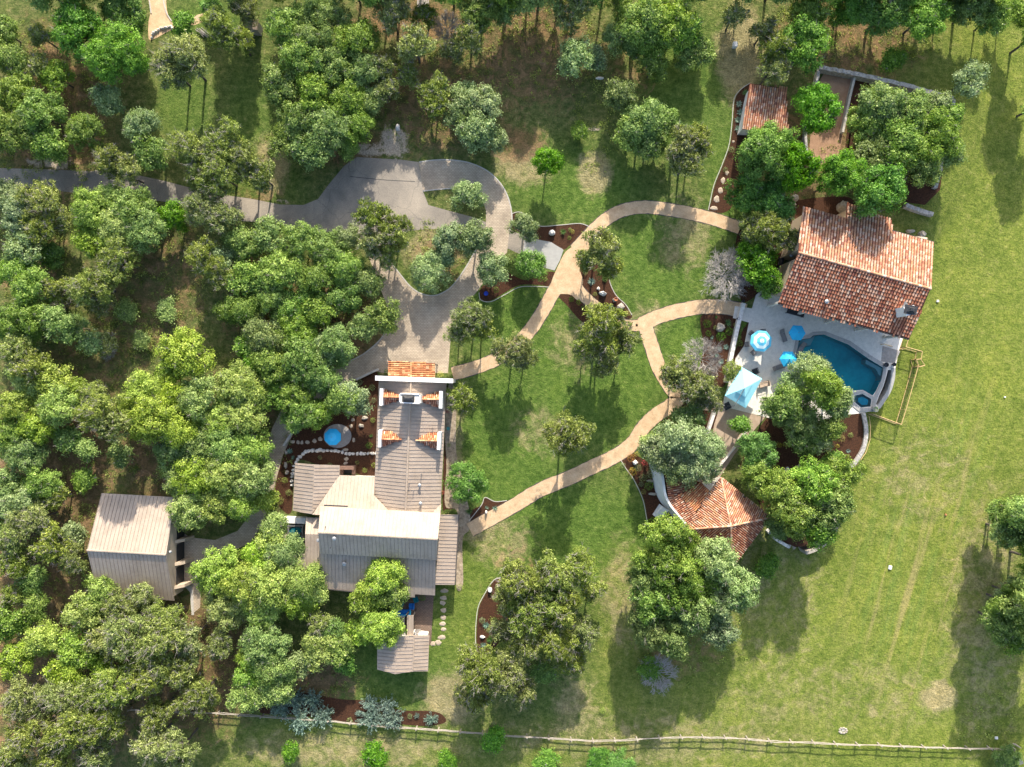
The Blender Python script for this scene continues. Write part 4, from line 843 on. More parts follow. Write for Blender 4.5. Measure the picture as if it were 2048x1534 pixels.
# ---------------------------------------------------------------- pavilion
def pavilion():
    r = thing("pavilion", A(1450, 1040, 0), "pavilion under a four-sided clay tile hip roof with a curving white wall", "pavilion")
    N_, E_, S_, W_, AP = (1442, 956, 3.1), (1540.5, 1035, 3.1), (1463, 1138, 3.1), (1364.6, 1059.5, 3.1), (1461.5, 1052, 5.9)
    R = []
    for i, (a, b_) in enumerate(((N_, E_), (E_, S_), (S_, W_), (W_, N_))):
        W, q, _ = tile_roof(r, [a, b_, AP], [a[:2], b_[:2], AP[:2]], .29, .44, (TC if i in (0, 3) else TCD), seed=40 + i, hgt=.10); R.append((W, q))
    for i, (W, q) in enumerate(R): ridge_caps(r, W[2] + Vector((0, 0, .03)), W[0] + Vector((0, 0, .03)), .14, .4, seed=50 + i, name="hip_tiles")
    for W, q in R: mb = MB(); fascia(mb, W[0], W[1], .12, .16, .0); mb.build("gutter", M['fascia'], r)
    C = [W[0] for W, q in R]; ce = sum((c for c in C), Vector()) / 4
    for c in C: p = c.lerp(ce, .13); mb = MB(); mb.box((p.x, p.y, 1.5), (.5, .5, 3.0), .7); mb.box((p.x, p.y, .3), (.75, .75, .5), .7); mb.build("stone_column", M['stone'], r)
    mb = MB(); f = [c.lerp(ce, .03) for c in C]; mb.prism([(p.x, p.y) for p in f], -.8, .05); mb.build("pavilion_floor", M['concrete'], r)
    # linking roofs between hip and curved wall
    J = (1358, 988, 3.55)
    tile_roof(r, [(1331, 955, 3.3), (1338, 1001, 3.3), (1372, 985, 2.7)], [(1331, 953), (1402, 964), (1376, 986), (1358, 988), (1338, 1002)], .30, .44, TCD, "link_roof", seed=61)
    tile_roof(r, [(1358, 988, 3.6), (1391, 1023, 3.6), (1411, 974, 2.9)], [(1402, 965), (1420.5, 982.5), (1391, 1023), (1358, 989)], .28, .44, TCO, "link_roof", seed=62)
    tile_roof(r, [(1338, 1000, 3.2), (1371, 1048, 3.2), (1380, 1010, 3.7)], [(1338, 1001), (1357, 989), (1391, 1023), (1404, 1033), (1372, 1052)], .28, .44, TCD, "link_roof", seed=63)
    # curved battered wall: thick foot, thinner top
    cl = smooth([(1322, 928), (1326.5, 945), (1330, 970), (1333.5, 990), (1342, 1008), (1356, 1026), (1372.5, 1046)], False, 5); zt = 3.5; vs = []; n = len(cl)
    for i, c in enumerate(cl):
        a, b_ = cl[max(i - 1, 0)], cl[min(i + 1, n - 1)]; dx, dy = b_[0] - a[0], b_[1] - a[1]; l = math.hypot(dx, dy); nx, ny = -dy / l, dx / l   # points to the pavilion's outside or inside
        if nx > 0: nx, ny = -nx, -ny
        k = 1.0 - .45 * i / n; t0 = A(*c, zt); t1 = A(c[0] + nx * 6 * k, c[1] + ny * 6 * k, zt); bx = Vector((nx, -ny, 0)) * (.75 * k)
        vs += [(t0.x, t0.y, -.1), tuple(t0), tuple(t1), (t1.x + bx.x, t1.y + bx.y, -.1)]
    mb = MB(); fs = []
    for i in range(n - 1): o = i * 4; fs += [(o, o + 4, o + 5, o + 1), (o + 1, o + 5, o + 6, o + 2), (o + 2, o + 6, o + 7, o + 3)]
    fs += [(0, 1, 2, 3), tuple((n - 1) * 4 + k for k in (3, 2, 1, 0))]; mb.add(vs, fs); mb.build("curved_wall", M['white'], r, smooth=False)
    a, b_ = A(1330, 1016, 2.0), A(1313, 1035, 1.0); d = (b_ - a); an = math.atan2(d.y, d.x); L = d.length; s_ = Vector((-math.sin(an), math.cos(an), 0)) * .5; vs = []
    for sg in (-1, 1):
        o = s_ * sg; vs += [(a.x + o.x, a.y + o.y, -.1), (b_.x + o.x, b_.y + o.y, -.1), (b_.x + o.x, b_.y + o.y, 1.1), (a.x + o.x, a.y + o.y, 2.7)]
    mb = MB(); mb.add(vs, [(0, 1, 2, 3), (7, 6, 5, 4), (0, 4, 5, 1), (1, 5, 6, 2), (2, 6, 7, 3), (3, 7, 4, 0)]); mb.build("buttress", M['white'], r)
    # white landing with steps
    q = Aq([(1413, 962), (1431, 970), (1422, 983), (1404, 973)], 1.0); mb = MB(); mb.prism([(v.x, v.y) for v in q], -.1, 1.0); mb.build("landing", M['white'], r)
    mb = MB()
    for i in range(5):
        q = Aq([(1420 + i * 4, 962 - i * 1.2), (1423 + i * 4, 957 - i * 1.2), (1433 + i * 4, 963 - i * 1.2), (1430 + i * 4, 968 - i * 1.2)], .9 - i * .17); mb.prism([(v.x, v.y) for v in q], -.1, .9 - i * .17)
    mb.build("steps", M['kerb'], r)
pavilion()
# ---------------------------------------------------------------- foliage
def leaf_quads(c, n, ln, wd, rg):
    """one small four-cornered leaf clump per row: centre c, facing n"""
    k = len(c); n = n / (np.linalg.norm(n, axis=1, keepdims=True) + 1e-9)
    a = rg.normal(size=(k, 3)); a -= n * (a * n).sum(1, keepdims=True); a /= np.linalg.norm(a, axis=1, keepdims=True) + 1e-9
    b_ = np.cross(n, a); s_ = rg.uniform(.65, 1.35, (k, 1)); ln = ln * s_ / 2; wd = wd * s_ / 2
    j = rg.uniform(.6, 1.2, (k, 4, 1))
    v = np.stack([c + a * ln * j[:, 0], c + b_ * wd * j[:, 1], c - a * ln * j[:, 2], c - b_ * wd * j[:, 3]], 1)
    v = v + n[:, None, :] * rg.uniform(-.04, .04, (k, 4, 1))
    return v.reshape(-1, 3), np.arange(k * 4).reshape(k, 4)
def lobes_for(R, rg, kind):
    n = {'oak': int(7 + R * 8.0), 'juniper': int(8 + R * 6.5), 'dense': int(7 + R * 8.0)}[kind]
    el = rg.uniform(.78, 1.0); L = []
    for i in range(n):
        a = rg.uniform(0, 2 * math.pi); q = math.sqrt(rg.uniform(.0, 1)) * .82
        if i < 2: q *= .35
        x, y = q * math.cos(a) * R, q * math.sin(a) * R * el
        z = math.sqrt(max(0, 1 - q * q)) * R * (.50 if kind != 'juniper' else .62) * rg.uniform(-.1 if q < .5 else -.75, 1.12)
        L.append((x, y, z, R * rg.uniform(.11, .22) + .17))
    return L
def crown_arrays(R, seed, kind):
    rg = np.random.default_rng(seed); L = lobes_for(R, rg, kind); C = []; Nn = []; T = []
    sub_r = .30 if kind != 'juniper' else .24
    for (x, y, z, r) in L:
        m = int({'oak': 26, 'juniper': 21, 'dense': 32}[kind] * (r / .9) ** 1.6) + 5
        d = rg.normal(size=(m, 3)); d[:, 2] = np.abs(d[:, 2]) * .9 - .35; d /= np.linalg.norm(d, axis=1, keepdims=True)
        rad = r * rg.uniform(.72, 1.18, (m, 1)); sc = np.array([x, y, z]) + d * rad * np.array([1, 1, .8])
        per = {'oak': 24, 'juniper': 20, 'dense': 22}[kind]
        p = np.repeat(sc, per, 0) + rg.normal(size=(m * per, 3)) * sub_r * rg.uniform(.4, .95, (m, 1)).repeat(per, 0) * np.array([1, 1, .75])
        dd = np.repeat(d, per, 0)
        nn = dd * 1.15 + rg.normal(size=p.shape) * .42; nn[:, 2] += .25
        if kind == 'juniper': nn = dd * .9 + rg.normal(size=p.shape) * .55
        t = np.repeat(rg.uniform(.25, .75, m), per) + rg.normal(size=m * per) * .2
        C.append(p); Nn.append(nn); T.append(t)
    C, Nn, T = np.concatenate(C), np.concatenate(Nn), np.concatenate(T)
    if kind == 'juniper': v, f = leaf_quads(C, Nn, .29, .12, rg)
    else: v, f = leaf_quads(C, Nn, .215 if kind == 'oak' else .235, .16, rg)
    return v, f, np.clip(T, 0, 1), L
def twigs(mb, o, d, ln, r, dep, rg, br=4, spread=.8):
    p = [o]; q = Vector(o); dd = Vector(d)
    for i in range(3):
        dd = (dd + Vector((rg.uniform(-.3, .3), rg.uniform(-.3, .3), rg.uniform(-.15, .2)))).normalized(); q = q + dd * ln / 3; p.append(tuple(q))
    mb.tube(p, r, r * .5, n=3, caps=False)
    if dep > 0:
        for i in range(br):
            t = rg.uniform(.35, 1.0); k = min(int(t * 3), 2); b0 = Vector(p[k]).lerp(Vector(p[k + 1]), t * 3 - k if k < 3 else 1)
            nd = (dd + Vector((rg.uniform(-spread, spread), rg.uniform(-spread, spread), rg.uniform(-.4, .5)))).normalized()
            twigs(mb, tuple(b0), nd, ln * rg.uniform(.5, .72), r * .55, dep - 1, rg, br, spread)
PROTO = {}
def proto(kind, R, var):
    key = (kind, R, var)
    if key in PROTO: return PROTO[key]
    rg = random.Random(hash((R, var, len(kind))) % 9999 + 5); hc = {'oak': 1.2 + R * 1.02, 'dense': 1.3 + R * 1.0, 'juniper': 1.5 + R * 1.3, 'dead': .6 + R * .7}[kind]
    cm = None
    if kind != 'dead':
        v, f, t, L = crown_arrays(R, int(R * 100) + var * 17 + len(kind), kind); v = v + np.array([0, 0, hc])
        cm = raw_mesh("crown", v, f, [M['oak']], t)
    mb = MB(); tr = .05 + R * .030
    if kind == 'dead':
        for i in range(3): mb.tube([(rg.uniform(-.1, .1), rg.uniform(-.1, .1), -.3), (rg.uniform(-.3, .3), rg.uniform(-.3, .3), hc)], tr * .7, tr * .4, n=5)
        tw = MB(); n = int(46 * R)
        for i in range(n):
            a = rg.uniform(0, 6.283); q = math.sqrt(rg.uniform(0, 1)) * .62; el = rg.uniform(.0, 1.3); d = Vector((math.cos(a) * math.cos(el), math.sin(a) * math.cos(el), math.sin(el)))
            o = Vector((math.cos(a) * q * R, math.sin(a) * q * R, hc * rg.uniform(.75, 1.0) + (1 - q) * R * .25)); twigs(tw, tuple(o), d, R * rg.uniform(.26, .44), .04, 2, rg, 5)
        for i in range(9): a = i * .7; mb.tube([(0, 0, hc * .4), (math.cos(a) * R * .3, math.sin(a) * R * .3, hc * .75), (math.cos(a) * R * .6, math.sin(a) * R * .6, hc * .95)], tr * .5, .03, n=4)
    else:
        top = (rg.uniform(-.3, .3), rg.uniform(-.3, .3), hc * .62)
        mb.tube([(0, 0, -.3), (top[0] * .3, top[1] * .3, hc * .3), top], tr * 1.25, tr * .8, n=7)
        for (x, y, z, r) in L: mb.tube([(top[0] * .8, top[1] * .8, hc * .55), (x * .35, y * .35, hc * .78 + z * .15), (x, y, hc + z * .85)], tr * .45, .025, n=4, caps=False)
        tw = None
        tw = MB()
        for (x, y, z, r) in L:
            for i in range(3 if kind == 'juniper' else 1):
                a = rg.uniform(0, 6.283); el = rg.uniform(-.1, 1.2); d = Vector((math.cos(a) * math.cos(el), math.sin(a) * math.cos(el), math.sin(el)))
                twigs(tw, (x + d.x * r * .2, y + d.y * r * .2, hc + z + d.z * r * .2), d, r * (1.25 if kind == 'juniper' else 1.0), .026, 1, rg, 5)
    def tomesh(m_, nm, mat_):
        me = bpy.data.meshes.new(nm); me.from_pydata(m_.v, [], m_.f); me.materials.append(mat_); return me
    if kind != 'dead':
        nb = len(mb.f); mb.add(tw.v, tw.f); me = tomesh(mb, "trunk", M['bark']); me.materials.append(M['twig']); me.polygons.foreach_set("material_index", [0] * nb + [1] * (len(mb.f) - nb)); PROTO[key] = (cm, me, None, hc)
    else: PROTO[key] = (None, tomesh(mb, "trunk", M['bark']), tomesh(tw, "branches", M['twig']), hc)
    return PROTO[key]
SIZES = [1.5, 2.4, 3.5, 4.8]
TK = {'O': ('oak', 'oak', 'mid-green oak'), 'B': ('oak', 'pale', 'pale grey-green oak'), 'Y': ('oak', 'lime', 'yellow-green oak'), 'V': ('dense', 'bright', 'vivid dark-green tree'),
      'J': ('juniper', 'juniper', 'olive juniper'), 'D': ('dead', None, 'bare bleached tree')}
CAT = {'O': 'oak tree', 'B': 'oak tree', 'Y': 'oak tree', 'V': 'tree', 'J': 'juniper tree', 'D': 'dead tree'}
GRP = {'O': 'live oaks around the estate', 'B': 'pale oaks around the estate', 'Y': 'yellow-green oaks in the sunny woods', 'V': 'vivid green trees', 'J': 'junipers around the estate', 'D': 'bare dead trees'}
NMS = {'O': 'oak_tree', 'B': 'oak_tree', 'Y': 'oak_tree', 'V': 'shade_tree', 'J': 'juniper_tree', 'D': 'dead_tree'}
def child(name, me, parent, m=None):
    o = bpy.data.objects.new(name, me); COL.objects.link(o); o.parent = parent
    if m: o.material_slots[0].link = 'OBJECT'; o.material_slots[0].material = m
    return o
tcount = [0]
def tree(t, px, py, r, hk=1.0, label=None):
    k, mt, ph = TK[t]; Rm = r * S * .97; R = min(SIZES, key=lambda s_: abs(math.log(s_ / Rm))); var = tcount[0] % 5; tcount[0] += 1
    if R == 1.5: hk = hk * .9
    cm, tm, bm_, hc = proto(k, R, var); s_ = Rm / R; zc = hc * s_ * hk
    v = P(px, py, zc + .25 * Rm); g = gz(v.x, v.y); o = thing(NMS[t], (v.x, v.y, g)); o.rotation_euler = (0, 0, rnd.uniform(0, 6.28)); o.scale = (s_, s_, s_ * hk)
    if cm: child("crown", cm, o, M[mt])
    child("trunk", tm, o, M['dead'] if k == 'dead' else None)
    if bm_: child("branches", bm_, o, M['dead'] if k == 'dead' else None)
    size = "" if k == 'dead' else ("small " if r < 31 else ("big " if r >= 56 else ""))
    if label: tag(o, label, CAT[t], GRP[t])
    else: pend(o, size + ph, px, py, CAT[t], GRP[t])
T = {
'V': [(150, 55, 56), (245, 20, 46), (365, 45, 22), (228, 98, 62), (1095, 322, 30, 1.25), (1620, 85, 54), (1637, 215, 48), (1700, 12, 44), (1775, 20, 52), (1850, 28, 48), (1545, 300, 66, 1.1), (1592, 335, 44, 1.7), (1498, 385, 46), (1556, 402, 48),
      (1682, 350, 42, 1.9), (1763, 385, 52, 1.5), (1522, 530, 40), (1508, 500, 30), (1540, 565, 30), (935, 965, 43, .8), (1480, 850, 20), (1516, 908, 42), (1065, 532, 34, .8), (345, 432, 32), (100, 510, 26, .7), (1788, 118, 26, .6), (985, 1478, 26, .7), (750, 1514, 26, .6),
      (892, 1524, 20, .5), (1092, 1528, 26, .35), (1200, 1524, 28, .4), (1240, 1532, 30, .4), (655, 1268, 32), (690, 1330, 20), (60, 715, 24, .6), (580, 1508, 20, .6), (500, 730, 30), (420, 15, 20), (2020, 1520, 30, .5), (1300, 1340, 24, .4), (1090, 1348, 24, .5), (1535, 1130, 26, .5)],
'O': [(8, 975, 36), (12, 870, 38), (8, 1065, 34), (12, 1250, 40), (5, 640, 34), (70, 1020, 30), (60, 1215, 34), (170, 900, 24), (130, 880, 26), (240, 910, 24), (250, 620, 24, .5), (330, 620, 22, .5), (280, 680, 20, .5), (2035, 1030, 44, 1.15), (2022, 1062, 40, 1.05), (2035, 1215, 50, 1.15), (2010, 1250, 46, 1.1), (2040, 1275, 40, 1.1), (20, 115, 36), (110, 150, 32), (30, 185, 44), (75, 225, 50), (20, 265, 48), (95, 290, 38), (165, 265, 42), (300, 305, 38), (575, 50, 52), (640, 40, 58), (705, 75, 50), (600, 115, 52), (670, 130, 50), (722, 135, 44), (560, 165, 40), (625, 190, 48), (690, 195, 46),
      (735, 200, 32), (590, 235, 46), (655, 255, 48), (710, 255, 42), (572, 285, 36), (625, 300, 40), (690, 285, 30), (960, 12, 50), (1010, 15, 34), (1285, 30, 56), (1350, 35, 52), (1240, 70, 34), (1302, 78, 44), (1368, 62, 40), (1375, 112, 28), (1405, 102, 26), (1305, 130, 32),
      (1268, 92, 26), (1242, 190, 34), (1290, 235, 50), (1262, 270, 36), (1325, 245, 36), (1300, 285, 36), (1160, 262, 18, .7), (1770, 200, 52), (1735, 240, 44), (1825, 225, 52), (1868, 275, 58), (1800, 290, 54), (1750, 310, 40), (1845, 330, 46), (1725, 335, 36), (1895, 235, 34), (1900, 300, 34),
      (2035, 20, 34), (1950, 10, 44), (260, 418, 48), (290, 462, 46), (20, 540, 42), (60, 578, 46), (50, 635, 48), (105, 650, 40), (150, 655, 28), (485, 488, 42), (535, 470, 38), (600, 480, 44), (655, 500, 42), (560, 540, 48), (625, 555, 44), (690, 530, 44), (495, 555, 40), (545, 600, 42), (590, 610, 36),
      (480, 615, 42), (530, 670, 46), (590, 660, 42), (640, 612, 38), (688, 590, 36), (735, 560, 34), (765, 630, 36), (728, 652, 32), (670, 690, 44), (600, 720, 50), (540, 735, 46), (645, 750, 42), (590, 785, 42), (598, 828, 42), (632, 828, 32), (690, 800, 42), (560, 790, 36), (505, 690, 34),
      (340, 905, 44), (395, 895, 46), (450, 890, 48), (505, 895, 44), (40, 905, 44), (75, 965, 42), (165, 960, 26, .6), (1572, 806, 38, 1.2), (1640, 775, 46, 1.45), (1600, 835, 44), (1655, 850, 36), (1608, 880, 34), (1520, 955, 44), (1560, 985, 46, 1.45), (1622, 975, 52, 1.45), (1590, 1030, 54, 1.45), (1660, 1010, 50, 1.45), (1640, 1055, 40, 1.45),
      (1690, 945, 36), (1668, 930, 26), (1560, 1050, 30), (1335, 1100, 64, 1.45), (1290, 1150, 46, 1.45), (1360, 1160, 58, 1.45), (1310, 1195, 52, 1.45), (1380, 1220, 50, 1.45), (1300, 1255, 44, 1.45), (1350, 1270, 46, 1.45), (1400, 1190, 40, 1.45),
      (525, 1295, 48), (545, 1345, 46), (500, 1350, 34), (560, 1105, 42), (1380, 835, 34), (1310, 890, 34), (55, 1160, 34), (455, 620, 28), (1620, 25, 40), (1990, 30, 36), (790, 15, 30), (1900, 20, 30), (5, 60, 30), (60, 660, 30)],
'B': [(280, 255, 42), (215, 200, 34), (915, 212, 36), (968, 208, 38), (955, 262, 40), (985, 275, 30), (930, 185, 26), (935, 392, 34, .8), (900, 478, 34), (950, 475, 38), (862, 545, 46, .7), (885, 512, 24), (1047, 455, 30), (985, 535, 36, .8), (1150, 112, 40), (1190, 112, 24), (1945, 155, 36), (1795, 245, 44), (1870, 215, 36),
      (30, 432, 44), (42, 492, 40), (430, 520, 36), (700, 800, 38), (470, 500, 26), (180, 685, 24), (1620, 750, 48), (1675, 800, 38), (1603, 772, 36), (1545, 812, 26), (1365, 880, 52), (1410, 900, 44), (1320, 905, 40), (1400, 945, 38), (1350, 935, 36), (1640, 880, 30), (1440, 1125, 50, 1.45), (1480, 1180, 44, 1.45), (1430, 1210, 44, 1.45), (1440, 1265, 34, 1.45), (2030, 1190, 38),
      (640, 700, 36), (560, 655, 30), (690, 470, 30), (30, 1015, 44), (140, 1070, 26), (600, 1330, 26), (5, 385, 34), (510, 640, 28), (1610, 1000, 30)],
'Y': [(180, 415, 48), (225, 455, 46), (180, 480, 38), (215, 400, 34), (370, 705, 56), (340, 740, 26), (45, 755, 44), (100, 760, 40), (35, 810, 46), (115, 810, 46), (70, 860, 42), (150, 790, 34), (290, 785, 46), (345, 790, 48), (300, 840, 48, 1.4), (350, 850, 52), (400, 800, 52), (465, 775, 50), (440, 840, 46), (485, 830, 46), (510, 780, 38), (260, 820, 34),
      (390, 950, 50), (450, 950, 52), (505, 955, 46), (430, 1010, 44), (480, 1005, 42), (380, 1020, 46), (345, 960, 34), (530, 1000, 26), (543, 1055, 32), (538, 1095, 36), (430, 1145, 50), (480, 1175, 54), (540, 1170, 52), (595, 1160, 46), (520, 1120, 38), (450, 1215, 46), (590, 1205, 42), (520, 1225, 42), (625, 1185, 30), (770, 1160, 46), (735, 1195, 36), (760, 1260, 46), (785, 1190, 34), (720, 1265, 26),
      (640, 1300, 38), (675, 1295, 34), (190, 1188, 38), (165, 1225, 40), (90, 1280, 44), (150, 1300, 40), (130, 1350, 38), (210, 1330, 34), (30, 1320, 38), (550, 1385, 36), (490, 1395, 34), (100, 790, 26), (1240, 10, 30), (500, 1315, 28)],
'J': [(80, 70, 24), (75, 130, 26), (365, 115, 52), (340, 135, 40), (440, 50, 44), (475, 78, 32), (490, 20, 30), (380, 300, 44), (440, 285, 50), (490, 320, 44), (435, 345, 48), (400, 350, 36), (520, 350, 34), (220, 320, 36), (250, 345, 32), (760, 130, 30), (782, 25, 38), (828, 85, 40), (770, 175, 26), (865, 175, 30), (905, 100, 24), (938, 72, 36), (815, 150, 24), (870, 205, 26, 1.1),
      (1150, 20, 44), (1362, 290, 40), (1395, 280, 36), (1375, 325, 36), (1555, 95, 36), (1545, 140, 32), (1530, 60, 26), (1545, 462, 44), (1500, 455, 30), (1580, 480, 28), (1198, 500, 40), (1175, 520, 24), (1218, 535, 26), (1205, 655, 52, 1.2), (1250, 680, 38), (1205, 715, 42, 1.2), (1172, 690, 30), (1130, 870, 48, 1.2), (1160, 862, 30), (945, 635, 42), (960, 660, 32), (1025, 700, 42), (1050, 715, 28), (915, 665, 28), (920, 795, 34, .8),
      (1360, 745, 38), (1398, 778, 38), (1420, 800, 30), (1465, 742, 20, .7), (78, 400, 44), (75, 450, 34), (130, 440, 26), (400, 415, 42), (445, 435, 38), (230, 520, 44), (175, 570, 48), (115, 575, 30), (200, 605, 28), (410, 515, 42), (740, 430, 38), (785, 465, 44), (750, 480, 36), (770, 510, 30), (30, 700, 36), (60, 735, 38), (205, 690, 26, .6), (200, 825, 44, 1.6), (180, 790, 30), (230, 850, 32, 1.9),
      (60, 1040, 42), (25, 1080, 42), (100, 1085, 40), (140, 1120, 32), (30, 1130, 34), (240, 1215, 38), (285, 1200, 32), (330, 1240, 42), (250, 1270, 52), (320, 1290, 54), (375, 1280, 40), (210, 1290, 36), (300, 1350, 48), (230, 1375, 50), (360, 1340, 38), (395, 1395, 44), (430, 1290, 32), (20, 1200, 30), (45, 1400, 48), (110, 1400, 44), (175, 1400, 46), (60, 1470, 52), (145, 1460, 52), (215, 1440, 44), (310, 1430, 36),
      (300, 1490, 40), (355, 1500, 44), (110, 1520, 44), (190, 1510, 36), (20, 1520, 40), (340, 1525, 26), (1045, 1165, 52, 1.2), (1105, 1155, 50, 1.2), (1155, 1135, 42, 1.2), (1015, 1200, 36), (1065, 1225, 52, 1.2), (1120, 1215, 46, 1.2), (1010, 1255, 34), (1055, 1285, 42, 1.2), (1110, 1280, 44, 1.2), (1170, 1268, 34, 1.2), (1140, 1320, 32), (1185, 1180, 26), (960, 1345, 50, 1.2), (1010, 1350, 46, 1.2), (1040, 1385, 34), (945, 1385, 36), (930, 1320, 30),
      (640, 1250, 28), (450, 560, 30), (110, 990, 24), (1470, 30, 26), (150, 20, 24), (850, 30, 26)],
'D': [(893, 52, 32), (1455, 548, 50, .8), (1478, 520, 26, .8), (1404, 716, 42, 1.1), (75, 432, 24), (215, 700, 20, .5), (1318, 1352, 38, .35), (120, 600, 22), (195, 840, 26), (15, 1120, 22), (735, 85, 18)],
}
T['O'] += [(x, y, r, 1.25) for x, y, r in [(1010, -50, 60), (1080, -45, 62), (1150, -60, 60), (1215, -40, 50), (1060, -110, 60), (1130, -120, 64), (900, -40, 50), (760, -50, 55), (830, -70, 55), (700, -45, 50), (560, -55, 50), (450, -50, 46), (60, -50, 55), (150, -60, 55), (230, -45, 46), (1400, -60, 50), (1500, -50, 44), (1570, -60, 55), (1650, -55, 55), (1730, -60, 55), (1800, -45, 50), (1900, -60, 50), (1980, -50, 55), (2090, 60, 50), (2095, 200, 40), (-50, 100, 50), (-50, 250, 50), (2110, 1040, 80), (2120, 1220, 84), (2100, 1130, 60)]]
for t_, L_ in T.items():
    for e in L_: tree(t_, *e[:3], hk=(e[3] if len(e) > 3 else 1.0))

# ---------------------------------------------------------------- small plants
def rosette_mesh(n, R, h, wd, seed, up=.55):
    rg = np.random.default_rng(seed); v = []; f = []; t = []
    for i in range(n):
        a = rg.uniform(0, 6.283); e = rg.uniform(.1, 1.25) * up; ln = R * rg.uniform(.75, 1.1); d = np.array([math.cos(a) * math.cos(e), math.sin(a) * math.cos(e), math.sin(e)]); s_ = np.array([-math.sin(a), math.cos(a), 0]) * wd / 2
        mid = d * ln * .45 + np.array([0, 0, .05]); tip = d * ln - np.array([0, 0, .06 * ln]); o = len(v)
        v += [s_ * .6, -s_ * .6, mid - s_, mid + s_, tip - s_ * .08, tip + s_ * .08]; f += [(o, o + 1, o + 2, o + 3), (o + 3, o + 2, o + 4, o + 5)]; k = rg.uniform(.1, 1); t += [k, k]
    return raw_mesh("rosette", np.array(v) + np.array([0, 0, h]), np.array(f), [M['agave']], np.array(t))
def ball_mesh(R, seed, n=420, ln=.15):
    rg = np.random.default_rng(seed); d = rg.normal(size=(n, 3)); d[:, 2] = np.abs(d[:, 2]) * .9 - .1; d /= np.linalg.norm(d, axis=1, keepdims=True)
    bump = 1 + .18 * np.sin(d[:, :1] * 7 + seed) * np.cos(d[:, 1:2] * 6)
    p = d * R * rg.uniform(.72, 1.08, (n, 1)) * bump * np.array([1, 1, .85]) + np.array([0, 0, R * .55]); v, f = leaf_quads(p, d + rg.normal(size=d.shape) * .5, ln, ln * .6, rg)
    return raw_mesh("foliage", v, f, [M['oak']], rg.uniform(0, 1, n))
RM = [rosette_mesh(34, 1, .05, .17, 3), rosette_mesh(46, 1, .05, .13, 4, .8)]; YM = [rosette_mesh(90, 1, .15, .06, 5, 1.0), rosette_mesh(110, 1, .2, .055, 6, .9)]; BM = [ball_mesh(1, i) for i in (1, 2, 3)]
def stem_of(o, s_):
    mb = MB(); mb.tube([(0, 0, -.1), (0, 0, .45)], .09, .05, n=5); me = bpy.data.meshes.new("stem"); me.from_pydata(mb.v, [], mb.f); me.materials.append(M['bark']); return me
STEM = stem_of(None, 1)
def plant(kind, px, py, r, cat=None, lab=None):
    ms, mt, ph, nm, ct = {'A': (RM, 'agave', 'blue-green agave', 'agave', 'agave'), 'Y': (YM, 'yucca', 'spiky green yucca', 'yucca', 'yucca'), 'G': (BM, 'gold', 'golden clump of grass', 'grass_clump', 'grass clump'),
                          'S': (BM, 'bright', 'rounded green bush', 'bush', 'bush'), 'L': (BM, 'lime', 'light green bush', 'bush', 'bush'), 'P': (BM, 'pale', 'grey-green bush', 'bush', 'bush'), 'F': (BM, 'flower', 'orange-flowered bush', 'flowering_bush', 'flower bush'),
                          'R': (BM, 'red', 'red-flowered plant', 'flowering_bush', 'flower bush')}[kind]
    v = A(px, py, .1); o = thing(nm, (v.x, v.y, gz(v.x, v.y))); q = r * S * 1.05; o.scale = (q, q, q * .9); o.rotation_euler = (0, 0, rnd.uniform(0, 6.28))
    child("rosette" if kind in 'AY' else "foliage", ms[rnd.randrange(len(ms))], o, M[mt]); child("stem", STEM, o)
    if lab: tag(o, lab, ct)
    else: pend(o, ph, px, py, ct, {'A': 'agaves in the beds', 'Y': 'yuccas in the beds'}.get(kind, 'bushes in the planting beds'))
